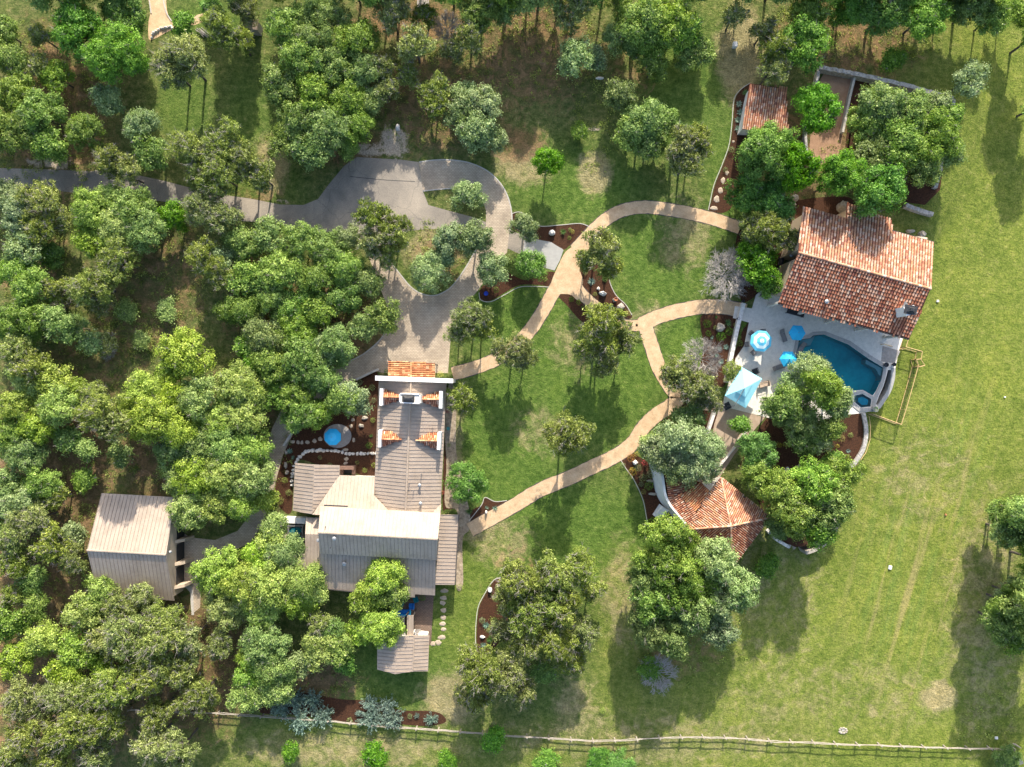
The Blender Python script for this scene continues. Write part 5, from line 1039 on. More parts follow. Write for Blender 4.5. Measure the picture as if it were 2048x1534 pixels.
for k, L_ in {'A': [(593, 863, 7.5), (579.6, 902, 7), (1183, 563, 9), (1452, 694, 7), (1439, 697.5, 5.5), (1442, 723, 7), (1434, 711, 5), (1424, 675, 5), (1478, 208, 8), (1481, 225, 8), (1476, 240, 8), (1474.6, 257, 8), (974, 1015, 5), (990, 1016, 6.5), (1721, 857, 9), (1697, 902, 5.5),
                    (1555, 1060, 7), (972, 1250, 8), (967, 1290, 7), (1178, 631, 6), (1221, 614, 6), (586, 915, 5), (1460, 732, 4)],
              'Y': [(1210, 556, 9), (1455, 646, 9.5), (1408, 843, 8), (1570, 1076, 6), (980, 1278, 10), (1126, 464, 8), (1432, 634, 4), (742, 871, 5), (1490, 186, 8), (938, 1022, 9), (1399, 826, 6)],
              'G': [(1682.6, 877, 6.5), (1655.7, 888.8, 5), (1674.7, 891.8, 4), (1656, 899.6, 5), (1644.4, 884, 4.5), (1641, 926, 4.5), (1558, 890, 5), (1570, 889, 5), (1145, 463, 4), (1255.5, 626, 5), (1286.8, 983, 5), (881, 748, 6)],
              'S': [(1413, 648, 8), (1416, 667, 6), (1457, 663, 8), (1441, 673, 9), (1297, 970, 9), (1304, 1042, 9), (738.6, 890.6, 6.5), (1138.6, 476, 4), (1143, 599, 5), (1157, 605, 5), (1167, 616, 5), (992, 580, 6), (773.8, 743, 5), (1479, 687, 6), (1488, 650, 4), (845, 1195, 6), (1795, 705, 6)],
              'L': [(746, 840, 5), (748, 930, 5), (730, 940, 5), (715, 925, 4), (600, 980, 6), (570, 960, 6), (1415, 745, 6), (1470, 650, 4), (1430, 655, 4), (1140, 460, 4), (898, 890, 4), (1540, 1075, 5), (1700, 870, 5), (1708, 890, 4), (1090.7, 558.6, 4), (919.5, 1172, 5), (560, 1000, 8), (578, 985, 6), (1190, 588, 4), (1478, 675, 4), (1210, 560, 4), (1205, 1420, 6)],
              'P': [(745, 775, 6), (748, 800, 5), (720, 765, 6), (660, 930, 5), (640, 915, 4), (900, 800, 5), (902, 930, 5), (905, 975, 6), (1245, 930, 5), (1282, 968, 5), (905, 1120, 5), (1060, 445, 5), (1170, 545, 5), (1230, 618, 4), (760, 1428, 5), (660, 1425, 5), (820, 1432, 5), (1462, 300, 6), (1450, 340, 5), (1285, 955, 8), (1275, 935, 7), (965, 1240, 6), (700, 1440, 6), (730, 790, 7), (1300, 948, 8), (1690, 560, 5)],
              'F': [(1261.5, 916, 8), (1264.7, 943, 8), (1273, 908, 5)], 'R': [(895.6, 822.5, 4), (885, 985, 4), (1289, 925, 6), (1393, 838, 7), (1385, 826, 6)]}.items():
    for p_ in L_: plant(k, *p_)
def undergrowth():
    rg = np.random.default_rng(77); C = []; Nn = []; T_ = []
    Z = [(110, 950, 130, 230, 340), (120, 1330, 210, 190, 420), (380, 1330, 150, 120, 220), (600, 600, 150, 130, 260), (1060, 90, 150, 110, 240), (860, 190, 130, 110, 200), (400, 880, 200, 120, 260), (100, 220, 110, 200, 260), (300, 560, 140, 160, 300), (1710, 60, 180, 80, 320),
         (200, 700, 150, 120, 260), (60, 540, 80, 130, 160), (620, 1350, 110, 40, 80), (1380, 1280, 120, 90, 90), (870, 500, 70, 60, 60), (520, 330, 40, 60, 60), (1650, 960, 50, 60, 60), (1200, 230, 60, 120, 90), (1730, 330, 100, 60, 110), (1990, 1450, 60, 60, 40), (1060, 1200, 90, 110, 70)]
    for cx, cy, rx, ry, n in Z:
        a = rg.uniform(0, 6.283, n); q = np.sqrt(rg.uniform(0, 1, n)); px = cx + rx * q * np.cos(a); py = cy + ry * q * np.sin(a)
        for x, y in zip(px, py):
            v = A(x, y, 0); r = rg.uniform(.12, .55); k = int(10 + 70 * r * r * 2); d = rg.normal(size=(k, 3)) * np.array([r, r, r * .35]) * .6; d[:, 2] = np.abs(d[:, 2]) + .03
            C.append(np.array([v.x, v.y, gz(v.x, v.y)]) + d); Nn.append(rg.normal(size=(k, 3)) * .6 + np.array([0, .2, .8])); T_.append(np.clip(rg.uniform(.1, .8) + rg.normal(size=k) * .2, 0, 1))
    v, f = leaf_quads(np.concatenate(C), np.concatenate(Nn), .17, .09, rg); me = raw_mesh("undergrowth", v, f, [M['juniper']], np.concatenate(T_))
    o = bpy.data.objects.new("undergrowth", me); COL.objects.link(o); tag(o, "low green undergrowth scattered over the leaf litter between the trees", "undergrowth", kind="stuff")
undergrowth()
# blue-grey shrubs along the rail fence
def spray_mesh(seed):
    rg = np.random.default_rng(seed); C = []; D = []; T_ = []
    for i in range(70):
        a = rg.uniform(0, 6.283); e = rg.uniform(.05, 1.35); d = np.array([math.cos(a) * math.cos(e), math.sin(a) * math.cos(e), math.sin(e) * .8]); ln = rg.uniform(.75, 1.1)
        for j in range(26):
            t = .25 + .75 * j / 26; s_ = rg.normal(size=3) * .085 * (1.25 - t); C.append(d * ln * t + s_ + np.array([0, 0, .15])); D.append(np.cross(d, rg.normal(size=3)) + np.array([0, 0, .4])); T_.append(rg.uniform(.1, 1))
    v, f = leaf_quads(np.array(C), np.array(D), .115, .05, rg); return raw_mesh("foliage", v, f, [M['blue']], np.array(T_))
SP = [spray_mesh(i) for i in (1, 2)]
for i, (px, py, r, z) in enumerate([(562, 1418, 26, .9), (588, 1402, 26, .9), (625, 1400, 28, .9), (600, 1440, 30, 1), (645, 1432, 30, 1), (742, 1413, 24, .8), (775, 1412, 24, .8), (740, 1438, 30, 1), (785, 1435, 30, 1), (862, 1440, 16, .9), (714, 1430, 8, .9), (832, 1436, 7, .9)]):
    v = P(px, py, .8); o = thing("blue_shrub", (v.x, v.y, gz(v.x, v.y))); q = r * S * 1.0; o.scale = (q, q, q * z); o.rotation_euler = (0, 0, rnd.uniform(0, 6)); child("foliage", SP[i % 2], o); child("stem", STEM, o)
    pend(o, "spiky blue-grey shrub", px, py, "shrub", "blue-grey shrubs along the rail fence")

# ---------------------------------------------------------------- rocks, stepping stones, walls
def rock(px, py, rx, ry, hh, m, ph, nm="boulder", cat="boulder", gr="boulders in the beds"):
    v = A(px, py, .1); g = gz(v.x, v.y); mb = MB(); mb.rock((0, 0, -.1), rx * S, ry * S, hh + .1, rnd); me = bpy.data.meshes.new(nm); me.from_pydata(mb.v, [], mb.f); me.materials.append(M[m])
    o = bpy.data.objects.new(nm, me); COL.objects.link(o); o.location = (v.x, v.y, g); pend(o, ph, px, py, cat, gr)
for a in [(1104, 466, 7.5, 5.5, .7), (1197, 577, 3.5, 3.5, .5), (1205, 587, 7, 5, .7), (1270, 925, 5, 5, .8), (980, 1180, 4, 6, .6), (965, 1274, 5, 3, .4), (795, 255, 5, 7, .5), (1762, 809, 6, 6, .5), (1200, 156, 8, 3, .2), (972.5, 1024, 2.5, 3, .7), (1598, 936, 4, 7, .7), (1575, 942, 4, 8, .6)]: rock(*a, 'paleStone', 'pale limestone boulder')
for a in [(1241, 614, 7.5, 7, .7), (1441, 656, 8, 10, 1.0), (1681, 416, 9, 13, 1.8), (1588, 398, 8, 8, 1.0), (1583, 410, 10, 5, .8), (1585, 1087, 5, 9, .8), (1820, 463, 9, 4, .6), (1843, 469, 9, 7, .8), (1307, 988, 9, 3, .5), (1303, 962, 9, 3, .4), (1230, 600, 5, 4, .5), (729, 836, 6, 4, .3), (722.4, 851.4, 5.5, 4, .35), (572, 905, 3, 4, .4), (571, 930, 3, 7, .4), (574, 945, 4, 5, .4)]: rock(*a, 'boulder', 'tan weathered boulder')
for a in [(571, 879, 5.5, 6), (584, 883.7, 6, 4), (595.7, 884.7, 3.6, 4.6), (603.5, 884.7, 3.6, 4.6), (614.3, 884.2, 5.6, 4), (628.5, 881.8, 5, 4.6), (640, 878, 4.6, 5), (705.8, 839.7, 4.4, 3.6), (702, 852.4, 4.4, 4.4), (707.3, 880, 3.6, 5.2), (691, 899.4, 6.4, 3.6), (692, 918, 5, 4.2), (691, 926.8, 5, 3.6),
          (887.7, 1182, 9.5, 5), (886.8, 1196, 7.5, 5), (885.8, 1206.5, 6.6, 5), (886.8, 1221, 6.6, 5), (886.8, 1235, 7, 5), (885.8, 1248.6, 7, 5), (886.8, 1259, 6, 3.6), (883, 1275, 8, 5), (877, 1286, 7, 6), (866, 1288, 6, 5.5),
          (1454, 345, 4.6, 5), (1446, 361, 5, 7), (1441.5, 380, 5.4, 7), (1434, 398, 6, 8), (1428, 416, 9, 5.5), (1467, 283, 3, 3), (1582, 1096, 8, 5), (1598, 1101, 7, 5), (1616, 1104, 8, 5)]:
    rock(*a, .09, 'flag', 'flat tan stepping stone', 'stepping_stone', 'stepping stone', 'stepping stones')
def wall_thing(name, cl, wd, h, m, label, jit=.0, z0=None):
    if z0 is None: o = strip(name, cl, wd, h, M[m], jit=jit)
    else:
        mb = MB(); absstrip(mb, cl, wd, h, z0); o = mb.build(name, M[m])
    tag(o, label, "wall"); return o
wall_thing("stone_wall", [(1488, 606), (1478, 645), (1470, 680), (1462, 720), (1454, 765)], 7.5, .9, 'paleStone', "long weathered limestone wall between the planting bed and the pool patio", .05)
wall_thing("stone_wall", [(1640, 134), (1668, 139), (1710, 147), (1760, 158), (1820, 172), (1870, 186), (1907, 197)], 8, 1.3, 'stone', "grey rubble wall closing the far side of the gravel court", .12)
wall_thing("court_wall", [(1711, 150), (1701, 190), (1693, 230), (1686, 264)], 4.5, .8, 'kerb', "slim cream wall dividing the gravel court lengthwise")
wall_thing("court_wall", [(1652, 143), (1680, 148), (1708, 150)], 3, .6, 'kerb', "short cream kerb wall at the head of the gravel court")
wall_thing("stone_wall", [(1908, 197), (1907, 222)], 6, 1.0, 'stone', "stub of rubble wall turning down at the meadow corner of the gravel court", .1)
wall_thing("stone_wall", [(1638, 140), (1633, 168)], 6, 1.0, 'stone', "short rubble wall at the tree side of the gravel court's head", .1)
wall_thing("stone_wall", [(1616, 232), (1612, 270), (1616, 316)], 5, .8, 'stone', "low rubble wall along the gravel strip under two vivid trees", .1)
wall_thing("stone_wall", [(1886, 312), (1880, 345), (1872, 375)], 7, .8, 'stone', "short rubble wall between big oaks and open meadow", .1)
wall_thing("stone_wall", [(1812, 410), (1840, 420), (1868, 428)], 8, .9, 'stone', "rubble wall end beside the meadow, north of the poolhouse roof", .12)
wall_thing("garden_wall", [(1727, 826), (1732, 850), (1732.5, 872), (1727, 898), (1713, 922), (1697, 941)], 8, .35, 'stone', "curved grey stone retaining wall south of the small spa", z0=-2.8)
wall_thing("garden_wall", [(1536, 1060), (1552, 1078), (1580, 1095)], 6, .6, 'paleStone', "low curved limestone wall below the big pool-garden oaks", .05)
wall_thing("stone_bench", [(1595, 1091), (1612, 1081)], 8, .45, 'kerb', "smooth grey stone bench slab by the low curved limestone wall")
wall_thing("court_wall", [(1430, 822), (1422, 847), (1414, 870)], 6, .8, 'paleStone', "pale stone wall on the west edge of the tan side court")
wall_thing("court_wall", [(1471, 894), (1443, 928), (1414, 962)], 3.2, .8, 'stucco', "thin cream wall slanting toward the pavilion's white landing")
wall_thing("court_wall", [(1494, 862), (1478, 882)], 4, .7, 'stucco', "short cream wall stub on the east edge of the tan side court")
wall_thing("court_wall", [(1398, 793), (1430, 803), (1449, 811)], 2.5, .5, 'kerb', "narrow kerb wall above the tan side court")
wall_thing("drive_wall", [(757, 738), (735, 748), (712, 759)], 4, .6, 'kerb', "pale slanting wall between paver drive and house garden")
wall_thing("drive_wall", [(648, 740), (622, 752), (600, 768)], 3.5, .6, 'kerb', "pale low wall half hidden by oaks along the bending drive")
wall_thing("drive_wall", [(600, 836), (583, 866), (566, 892)], 4, .6, 'kerb', "pale low wall between drive and mulch garden west of the blue parasol")
wall_thing("white_wall", [(566, 1040), (590, 1041), (611, 1042)], 12, 1.0, 'white', "thick white wall at the head of the hot tub")
wall_thing("white_wall", [(566, 1146), (603, 1148)], 10, .6, 'white', "low white wall end south of the hot tub terrace under oaks")
def rock_row(name, pts, w_, label, m='paleStone'):
    cl = smooth(pts, False, 12); mb = MB(); d = 0; nx = 0; last = cl[0]
    for c in cl:
        d += math.hypot(c[0] - last[0], c[1] - last[1]); last = c
        if d >= nx:
            v = A(c[0], c[1], .2); k = rnd.uniform(.75, 1.2); mb.rock((v.x + rnd.uniform(-.06, .06), v.y + rnd.uniform(-.08, .08), -.1), w_ * S * .62 * k, w_ * S * .5 * rnd.uniform(.85, 1.2), rnd.uniform(.4, .6), rnd, n=7); nx = d + w_ * .95
    tag(mb.build(name, M[m]), label, "rock wall")
rock_row("rock_wall", [(752, 906.5), (735, 906), (715, 908), (700, 908), (685, 906), (668, 902), (645, 901), (625, 902), (613, 904), (602, 911), (593, 922), (587, 940), (584, 960), (583, 975)], 7, "row of white limestone rocks curving through the mulch garden")
rock_row("rock_wall", [(302, 74), (306, 66), (316, 58), (330, 54), (341, 52), (345, 57)], 5, "short curl of cream rocks below the gravel walk at the photo top")
# planting terrace south of the pool (holds the big oaks), with tile-topped edge
tm = MB(); q = Aq([(1534, 835), (1690, 828), (1728, 826), (1732, 870), (1722, 906), (1700, 938), (1696, 960), (1690, 1000), (1678, 1045), (1655, 1072), (1625, 1092), (1590, 1094), (1560, 1080), (1540, 1062), (1520, 1010), (1480, 930), (1500, 880)], .006)
tm.prism([(v.x, v.y) for v in q], -2.8, .006); tag(tm.build("planting_terrace", M['mulch']), kind="structure")
wt = thing("tiled_wall", A(1684, 1020, 0), "low wall capped with loose clay tiles along the meadow edge of the oak garden", "wall")
mb = MB(); absstrip(mb, [(1700, 946), (1694, 975), (1689, 1005), (1682, 1035), (1668, 1068)], 5, .25, -2.6); mb.build("wall_body", M['stone'], wt)
mb = MB(); cl = smooth([(1699, 950), (1694, 975), (1689, 1005), (1682, 1035), (1668, 1068)], False, 7)
for i, c in enumerate(cl):
    v = A(c[0] - 3, c[1], .36); mb.box((v.x, v.y, .33), (.85, .2, .10), -.5, pick(TC, rnd))
mb.build("coping_tiles", M['tile'], wt, col=True)
wall_thing("garden_wall", [(1668, 1070), (1652, 1086), (1630, 1100), (1612, 1106)], 7, .2, 'boulder', "curving flagstone edge at the southern tip of the oak garden", z0=-2.8)

# ---------------------------------------------------------------- fences
def rail_fence():
    pts = [(250, 1420), (340, 1423), (430, 1427), (560, 1435), (665, 1443), (800, 1455), (870, 1460), (960, 1467), (1020, 1472), (1100, 1477), (1183, 1482), (1240, 1481), (1320, 1476), (1400, 1474), (1480, 1477), (1540, 1483), (1620, 1486), (1700, 1489), (1800, 1493), (1900, 1497), (2012, 1499), (2070, 1503)]
    r = thing("rail_fence", P(1200, 1480, 0), "long pale cedar rail fence crossing the meadow near the photo bottom", "fence"); xs = [p[0] for p in pts]; ys = [p[1] for p in pts]
    px = list(np.arange(258, 2070, 44.2)); rg = random.Random(4); prev = None
    for i, x in enumerate(px):
        y = float(np.interp(x, xs, ys)) + rg.uniform(-.7, .7); b_ = P(x, y, .9); b_.z = gz(b_.x, b_.y); h = rg.uniform(1.25, 1.4); mb = MB(); lean = rg.uniform(-.04, .04)
        mb.tube([(b_.x, b_.y, b_.z - .3), (b_.x + lean, b_.y, b_.z + h)], .11, .095, n=6); mb.build("post", M['wood'], r)
        if prev is not None:
            for z in (.55, 1.12):
                mb = MB(); p0 = Vector((prev.x, prev.y, prev.z + z + rg.uniform(-.05, .05))); p1 = Vector((b_.x, b_.y, b_.z + z + rg.uniform(-.05, .05))); s_ = Vector((0, .07 if z > 1 else -.07, 0)); ext = (p1 - p0).normalized() * .18
                path = [p0 + s_ - ext] + [p0.lerp(p1, t) + s_ + Vector((0, rg.uniform(-.06, .06), rg.uniform(-.05, .05))) for t in (.3, .65)] + [p1 + s_ + ext]
                mb.tube(path, .075, .055, n=5); mb.build("rail", M['wood'], r)
        prev = b_
rail_fence()
def wire_fence(name, pts, label, h=1.7, absz=None, mesh=True, gapl=2.2):
    r = thing(name, P(*pts[0], 0), label, "fence"); Q = []
    for p in pts:
        v = P(p[0], p[1], h); v.z -= h; Q.append(v)
    for i in range(len(Q) - 1):
        a, b_ = Q[i], Q[i + 1]; n = max(1, round((b_ - a).length / gapl))
        for k in range(n + (1 if i == len(Q) - 2 else 0)):
            p = a.lerp(b_, k / n); mb = MB(); mb.box((p.x, p.y, p.z + h / 2), (.09, .09, h)); mb.build("post", M['gold_wood'], r)
        d = (b_ - a).normalized(); an = math.atan2(d.y, d.x)
        for z in (h, .12):
            mb = MB(); mb.tube([a + Vector((0, 0, z)), b_ + Vector((0, 0, z))], .055, n=4); mb.build("top_rail" if z == h else "bottom_rail", M['gold_wood'], r)
        if mesh:
            mb = MB(); L = (b_ - a).length
            for j in range(1, int(h / .2)): mb.tube([a + Vector((0, 0, j * .2)), b_ + Vector((0, 0, j * .2))], .006, n=3, caps=False)
            for j in range(1, int(L / .2)): p = a.lerp(b_, j * .2 / L); mb.tube([p + Vector((0, 0, .1)), p + Vector((0, 0, h))], .006, n=3, caps=False)
            mb.build("wire_mesh", M['darkmetal'], r)
wire_fence("wire_fence", [(1818, 674), (1812.5, 694), (1845, 703), (1842, 718), (1833, 719)], "new timber and wire fence corner beside the poolhouse's meadow eave")
wire_fence("wire_fence", [(1836.5, 733), (1824, 778), (1812, 820), (1803, 849), (1746, 828)], "long timber and wire fence below the pool's curved edge")
g_ = wire_fence("fence_gate", [(1833, 719), (1838, 734), (1850, 731), (1842, 719)], "open wire gate swung out onto the meadow", mesh=True, gapl=5)
wire_fence("garden_rail", [(1738, 832), (1741, 850), (1740, 880), (1732, 905), (1716, 928), (1701, 945)], "slim timber rail following the curved stone wall south of the spa", 1.2, mesh=False, gapl=2.5)
wire_fence("stair_rail", [(1768, 688), (1806, 699)], "short rail at the top of grey steps beside the poolhouse eave", 1.0, mesh=False, gapl=1.5)
gt = thing("gate_prop", P(2032, 1492, 0), "two crossed pale cedar poles at the rail fence's far end", "gate")
for a, b_ in (((2022, 1492), (2032, 1500)), ((2026, 1487), (2042, 1496))): p, q_ = P(*a, 1.3), P(*b_, 1.3); mb = MB(); mb.tube([p, q_], .09, .08, n=6); mb.tube([(q_.x, q_.y, q_.z - 1.4), tuple(q_)], .07, n=6); mb.build("pole", M['wood'], gt)
st = thing("pool_stairs", A(1782, 712, 0), "grey timber steps down from the pool terrace toward the wire fence", "stairs")
for i in range(6):
    f_ = i / 5; q = Aq([(1766 - 3 * f_, 692 + f_ * 26), (1800 - 8 * f_, 702 + f_ * 20), (1800 - 8 * f_ - 1.4, 702 + f_ * 20 + 4.6), (1766 - 3 * f_ - 1, 692 + f_ * 26 + 4.8)], .09); mb = MB(); mb.prism([(v.x, v.y) for v in q], -.0, .12 - i * .012); mb.build("tread", M['deck'], st)

# ---------------------------------------------------------------- parasols and furniture
def parasol(px, py, rpx, n, cols, label, z=2.45, ph=0.0, stripes=None, group=None):
    v = A(px, py, z); g = 0.05; r = thing("parasol", (v.x, v.y, g), label, "parasol", group); R = rpx * S; mb = MB(); rings = [(1.0, 0), (.74, .17), (.46, .33), (.2, .46), (.03, .52)] if stripes else [(1.0, 0), (.5, .28), (.04, .52)]
    vs = []; 
    for k, hh in rings:
        for i in range(n): a = 2 * math.pi * i / n + ph; vs.append((R * k * math.cos(a), R * k * math.sin(a), z - g - .1 + hh))
    for j in range(len(rings) - 1):
        for i in range(n): mb.add([vs[j * n + i], vs[j * n + (i + 1) % n], vs[(j + 1) * n + (i + 1) % n], vs[(j + 1) * n + i]], [(0, 1, 2, 3)], cols[j % len(cols)])
    for i in range(n):   # valance
        a, b_ = vs[i], vs[(i + 1) % n]; mb.add([a, b_, (b_[0], b_[1], b_[2] - .14), (a[0], a[1], a[2] - .14)], [(0, 1, 2, 3)], cols[0])
    o = mb.build("canopy", None, None, col=True); o.data.materials.append(M['canvas']); o.parent = r
    mb = MB(); mb.tube([(0, 0, 0), (0, 0, z + .48)], .028, n=8); mb.lathe((0, 0, z + .38), [(.05, 0), (.05, .08), (.01, .14)], 8); o = mb.build("pole", M['greymetal']); o.parent = r
    mb = MB(); mb.lathe((0, 0, 0), [(.28, 0), (.26, .06), (.06, .10)], 14); o = mb.build("base", M['darkmetal']); o.parent = r
    for i in range(n): mb = MB(); a = 2 * math.pi * i / n + ph; mb.tube([(0, 0, z - g + .40), (R * .97 * math.cos(a), R * .97 * math.sin(a), z - g - .13)], .012, n=4); o = mb.build("rib", M['greymetal']); o.parent = r
    return r
m, nt, b = new_mat("canvas"); M['canvas'] = m; nt.links.new(N(nt, "ShaderNodeVertexColor", layer_name="tint").outputs[0], b.inputs["Base Color"]); b.inputs["Roughness"].default_value = .85
SB, IC, DB = (.02, .40, .70), (.62, .80, .84), (.03, .33, .58)
parasol(665, 874, 17.2, 8, [SB, (.05, .45, .75)], "octagonal bright blue parasol in the mulch garden west of the house", 2.4, math.pi / 8)
parasol(1522.5, 682, 21.8, 8, [(.10, .48, .68), IC, (.10, .48, .68), IC], "blue and white ringed parasol over a table on the pool patio", 2.6, math.pi / 8 - .1, True)
parasol(1595, 665.5, 16.5, 6, [SB], "plain blue six-sided parasol at the pool's shallow corner", 2.5, -.06)
parasol(1577, 718, 17, 6, [SB, (.05, .46, .74)], "six-sided blue parasol beside a lounger on the pool's west bank", 2.5, .0)
def big_canopy():
    z = 2.6; r = thing("cantilever_canopy", A(1488, 777, 0), "large pale blue rectangular two-tier canopy at the patio corner", "parasol"); c = [A(1483.7, 734.4, z), A(1524.4, 757.4, z), A(1491.5, 816.3, z), A(1449.8, 791.8, z)]; top = A(1488.4, 776.5, z + .95)
    for nm, k0, k1, dz in (("lower_canopy", 0.0, .66, 0), ("upper_canopy", .55, .995, .12)):
        mb = MB(); lo = [p.lerp(top, k0) + Vector((0, 0, dz)) for p in c]; hi = [p.lerp(top, k1) + Vector((0, 0, dz)) for p in c]; mb.add(lo + hi, [(i, (i + 1) % 4, (i + 1) % 4 + 4, i + 4) for i in range(4)], (.30, .66, .76))
        if k0 == 0: mb.add(lo + [p - Vector((0, 0, .16)) for p in lo], [((i + 1) % 4, i, i + 4, (i + 1) % 4 + 4) for i in range(4)], (.12, .52, .66))
        mb.build(nm, M['canvas'], r, col=True)
    for p in c: mb = MB(); mb.tube([p + Vector((0, 0, -.03)), top - Vector((0, 0, .03))], .02, n=4); mb.build("rib", M['greymetal'], r)
    m_ = A(1454, 812, .05); mb = MB(); mb.tube([(m_.x, m_.y, .05), (m_.x + .1, m_.y + .1, 3.2), tuple(top + Vector((0, 0, .15)))], .05, n=8); mb.build("mast", M['greymetal'], r)
    mb = MB(); mb.box((m_.x, m_.y, .12), (1.0, 1.0, .12), .5); mb.build("base", M['darkmetal'], r)
big_canopy()
def lounger(px, py, an, label, z=.05):
    v = A(px, py, z + .3); r = thing("sun_lounger", (v.x, v.y, z), label, "sun lounger", "grey sun loungers by the pool", an)
    def part(nm, m, fn): mb = MB(); fn(mb); o = mb.build(nm, M[m]); o.parent = r
    part("frame", 'greymetal', lambda mb: [mb.tube([(-.95, s_ * .33, .32), (.35, s_ * .33, .32), (.95, s_ * .33, .72)], .025, n=5) for s_ in (-1, 1)] + [mb.tube([(-.95, -.33, .32), (-.95, .33, .32)], .025, n=5), mb.tube([(.95, -.33, .72), (.95, .33, .72)], .025, n=5)])
    part("seat", 'sling', lambda mb: mb.box((-.3, 0, .33), (1.28, .6, .03)))
    part("backrest", 'sling', lambda mb: mb.add([(.36, -.3, .34), (.36, .3, .34), (.94, .3, .74), (.94, -.3, .74), (.36, -.3, .31), (.36, .3, .31), (.94, .3, .71), (.94, -.3, .71)], [(0, 3, 2, 1), (4, 5, 6, 7), (0, 1, 5, 4), (1, 2, 6, 5), (2, 3, 7, 6), (3, 0, 4, 7)]))
    for x in (-.8, .5):
        for y in (-.33, .33): part("leg", 'greymetal', lambda mb: mb.tube([(x, y, 0), (x, y, .32)], .022, n=5))
lounger(1566.4, 671, math.radians(110), "empty grey sling lounger between the ringed and plain blue parasols")
lounger(1556.5, 734.4, math.radians(200), "grey sling lounger half under the six-sided parasol on the west bank")
lounger(1602, 697, math.radians(60), "grey lounger standing in shallow water on the pool's tanning ledge", -.20)
def chair(px, py, an, label, m='sling', fm='darkmetal', w_=.62, z=.05, arm=True, group="patio chairs"):
    v = A(px, py, z + .5); r = thing("patio_chair", (v.x, v.y, z), label, "chair", group, an)
    def part(nm, mm, fn): mb = MB(); fn(mb); o = mb.build(nm, M[mm]); o.parent = r
    h = w_ / 2
    part("seat", m, lambda mb: mb.box((0, 0, .43), (w_, w_, .10))); part("backrest", m, lambda mb: mb.box((-h, 0, .70), (.09, w_, .56)))
    if arm:
        for s_ in (-1, 1): part("armrest", fm, lambda mb: mb.box((-.02, s_ * (h + .03), .62), (w_, .06, .04)))
    for x in (-h + .05, h - .05):
        for y in (-h + .03, h - .03): part("leg", fm, lambda mb: mb.tube([(x, y, 0), (x, y, .40)], .02, n=4))
def table(px, py, rpx, label, m='darkmetal', z=.05, h=.74, n=20):
    v = A(px, py, z + h); r = thing("round_table", (v.x, v.y, z), label, "table")
    mb = MB(); mb.lathe((0, 0, h - .05), [(rpx * S, 0), (rpx * S, .05)], n); o = mb.build("table_top", M[m]); o.parent = r
    mb = MB(); mb.tube([(0, 0, 0), (0, 0, h - .05)], .05, n=8); o = mb.build("pedestal", M['darkmetal']); o.parent = r
table(1522.5, 684, 9, "round dark table under the ringed parasol", 'darkmetal')
chair(1503, 667, math.radians(-35), "dark chair at the north-west of the ringed parasol"); chair(1494, 688.5, math.radians(5), "dark chair at the west of the ringed parasol"); chair(1507, 705, math.radians(40), "dark chair at the south-west of the ringed parasol"); chair(1526, 663, math.radians(-85), "dark chair tucked north of the ringed parasol")
chair(1511, 743, math.radians(-70), "black armchair north of the rectangular canopy", 'darkmetal', w_=.85)
chair(1523, 770, math.radians(10), "cream cushioned armchair nearest the rectangular canopy", 'cushion', w_=.72); chair(1533, 767, math.radians(190), "tan cushioned armchair one seat east of the canopy's cream chair", 'cushion', w_=.72)
chair(1524, 591, math.radians(60), "thin iron bistro chair on the north end of the patio", 'greymetal', w_=.45); chair(1531, 589, math.radians(100), "second thin iron bistro chair, closer to the poolhouse", 'greymetal', w_=.45)
table(1543, 580, 5, "small pale round bistro table near the poolhouse's west corner", 'cushion', h=.6)
def slabtable(px, py, lx, ly, an, label, m='darkmetal', h=.75, z=.05):
    v = A(px, py, z + h); r = thing("long_table", (v.x, v.y, z), label, "table", rz=an); mb = MB(); mb.box((0, 0, h - .04), (lx, ly, .07)); o = mb.build("table_top", M[m]); o.parent = r
    for sx in (-1, 1):
        for sy in (-1, 1): mb = MB(); mb.box((sx * (lx / 2 - .1), sy * (ly / 2 - .1), (h - .08) / 2), (.08, .08, h - .08)); o = mb.build("leg", M['darkmetal']); o.parent = r
slabtable(1592, 624, 2.6, 1.0, -.27, "long dark dining table just out from the poolhouse eave")
slabtable(1562, 523, .75, 1.1, -.2, "dark rectangular table in the shade west of the poolhouse", z=.02); table(1560, 534, 3.5, "small round black stand below the dark rectangular table", z=.02, h=.5)
# blue outdoor room south of the house
table(795, 1206, 13, "big round teal table half under the house eave", 'teal', z=.02, h=.7, n=28)
chair(831, 1199.5, math.radians(200), "teal armchair by the jog of the house's south eave", 'teal', 'teal', .72, .02); chair(823, 1212.5, math.radians(180), "square royal blue armchair on the brick terrace", 'royal', 'royal', .78, .02)
so = thing("sofa", A(804, 1223, .4), "long bright blue sofa facing the round teal table", "sofa")
for nm, d, c_ in (("seat", (2.5, .7, .42), (0, 0, .21)), ("backrest", (2.5, .2, .45), (0, -.38, .6)), ("armrest", (.18, .7, .3), (-1.3, 0, .45)), ("armrest", (.18, .7, .3), (1.3, 0, .45))):
    mb = MB(); mb.box(c_, d, top=.97); o = mb.build(nm, M['sky_blue' if nm != "seat" else 'royal']); o.parent = so
ct = thing("storage_chest", A(828.5, 1267, .6), "white storage chest against the back shed", "chest"); mb = MB(); mb.box((0, 0, .3), (.55, .7, .6)); o = mb.build("chest_body", M['plastic']); o.parent = ct; mb = MB(); mb.box((0, 0, .645), (.6, .75, .08)); o = mb.build("lid", M['plastic']); o.parent = ct
chair(837, 1263, math.radians(90), "small wooden garden seat next to the white storage chest", 'deck', 'deck', .6, .02)
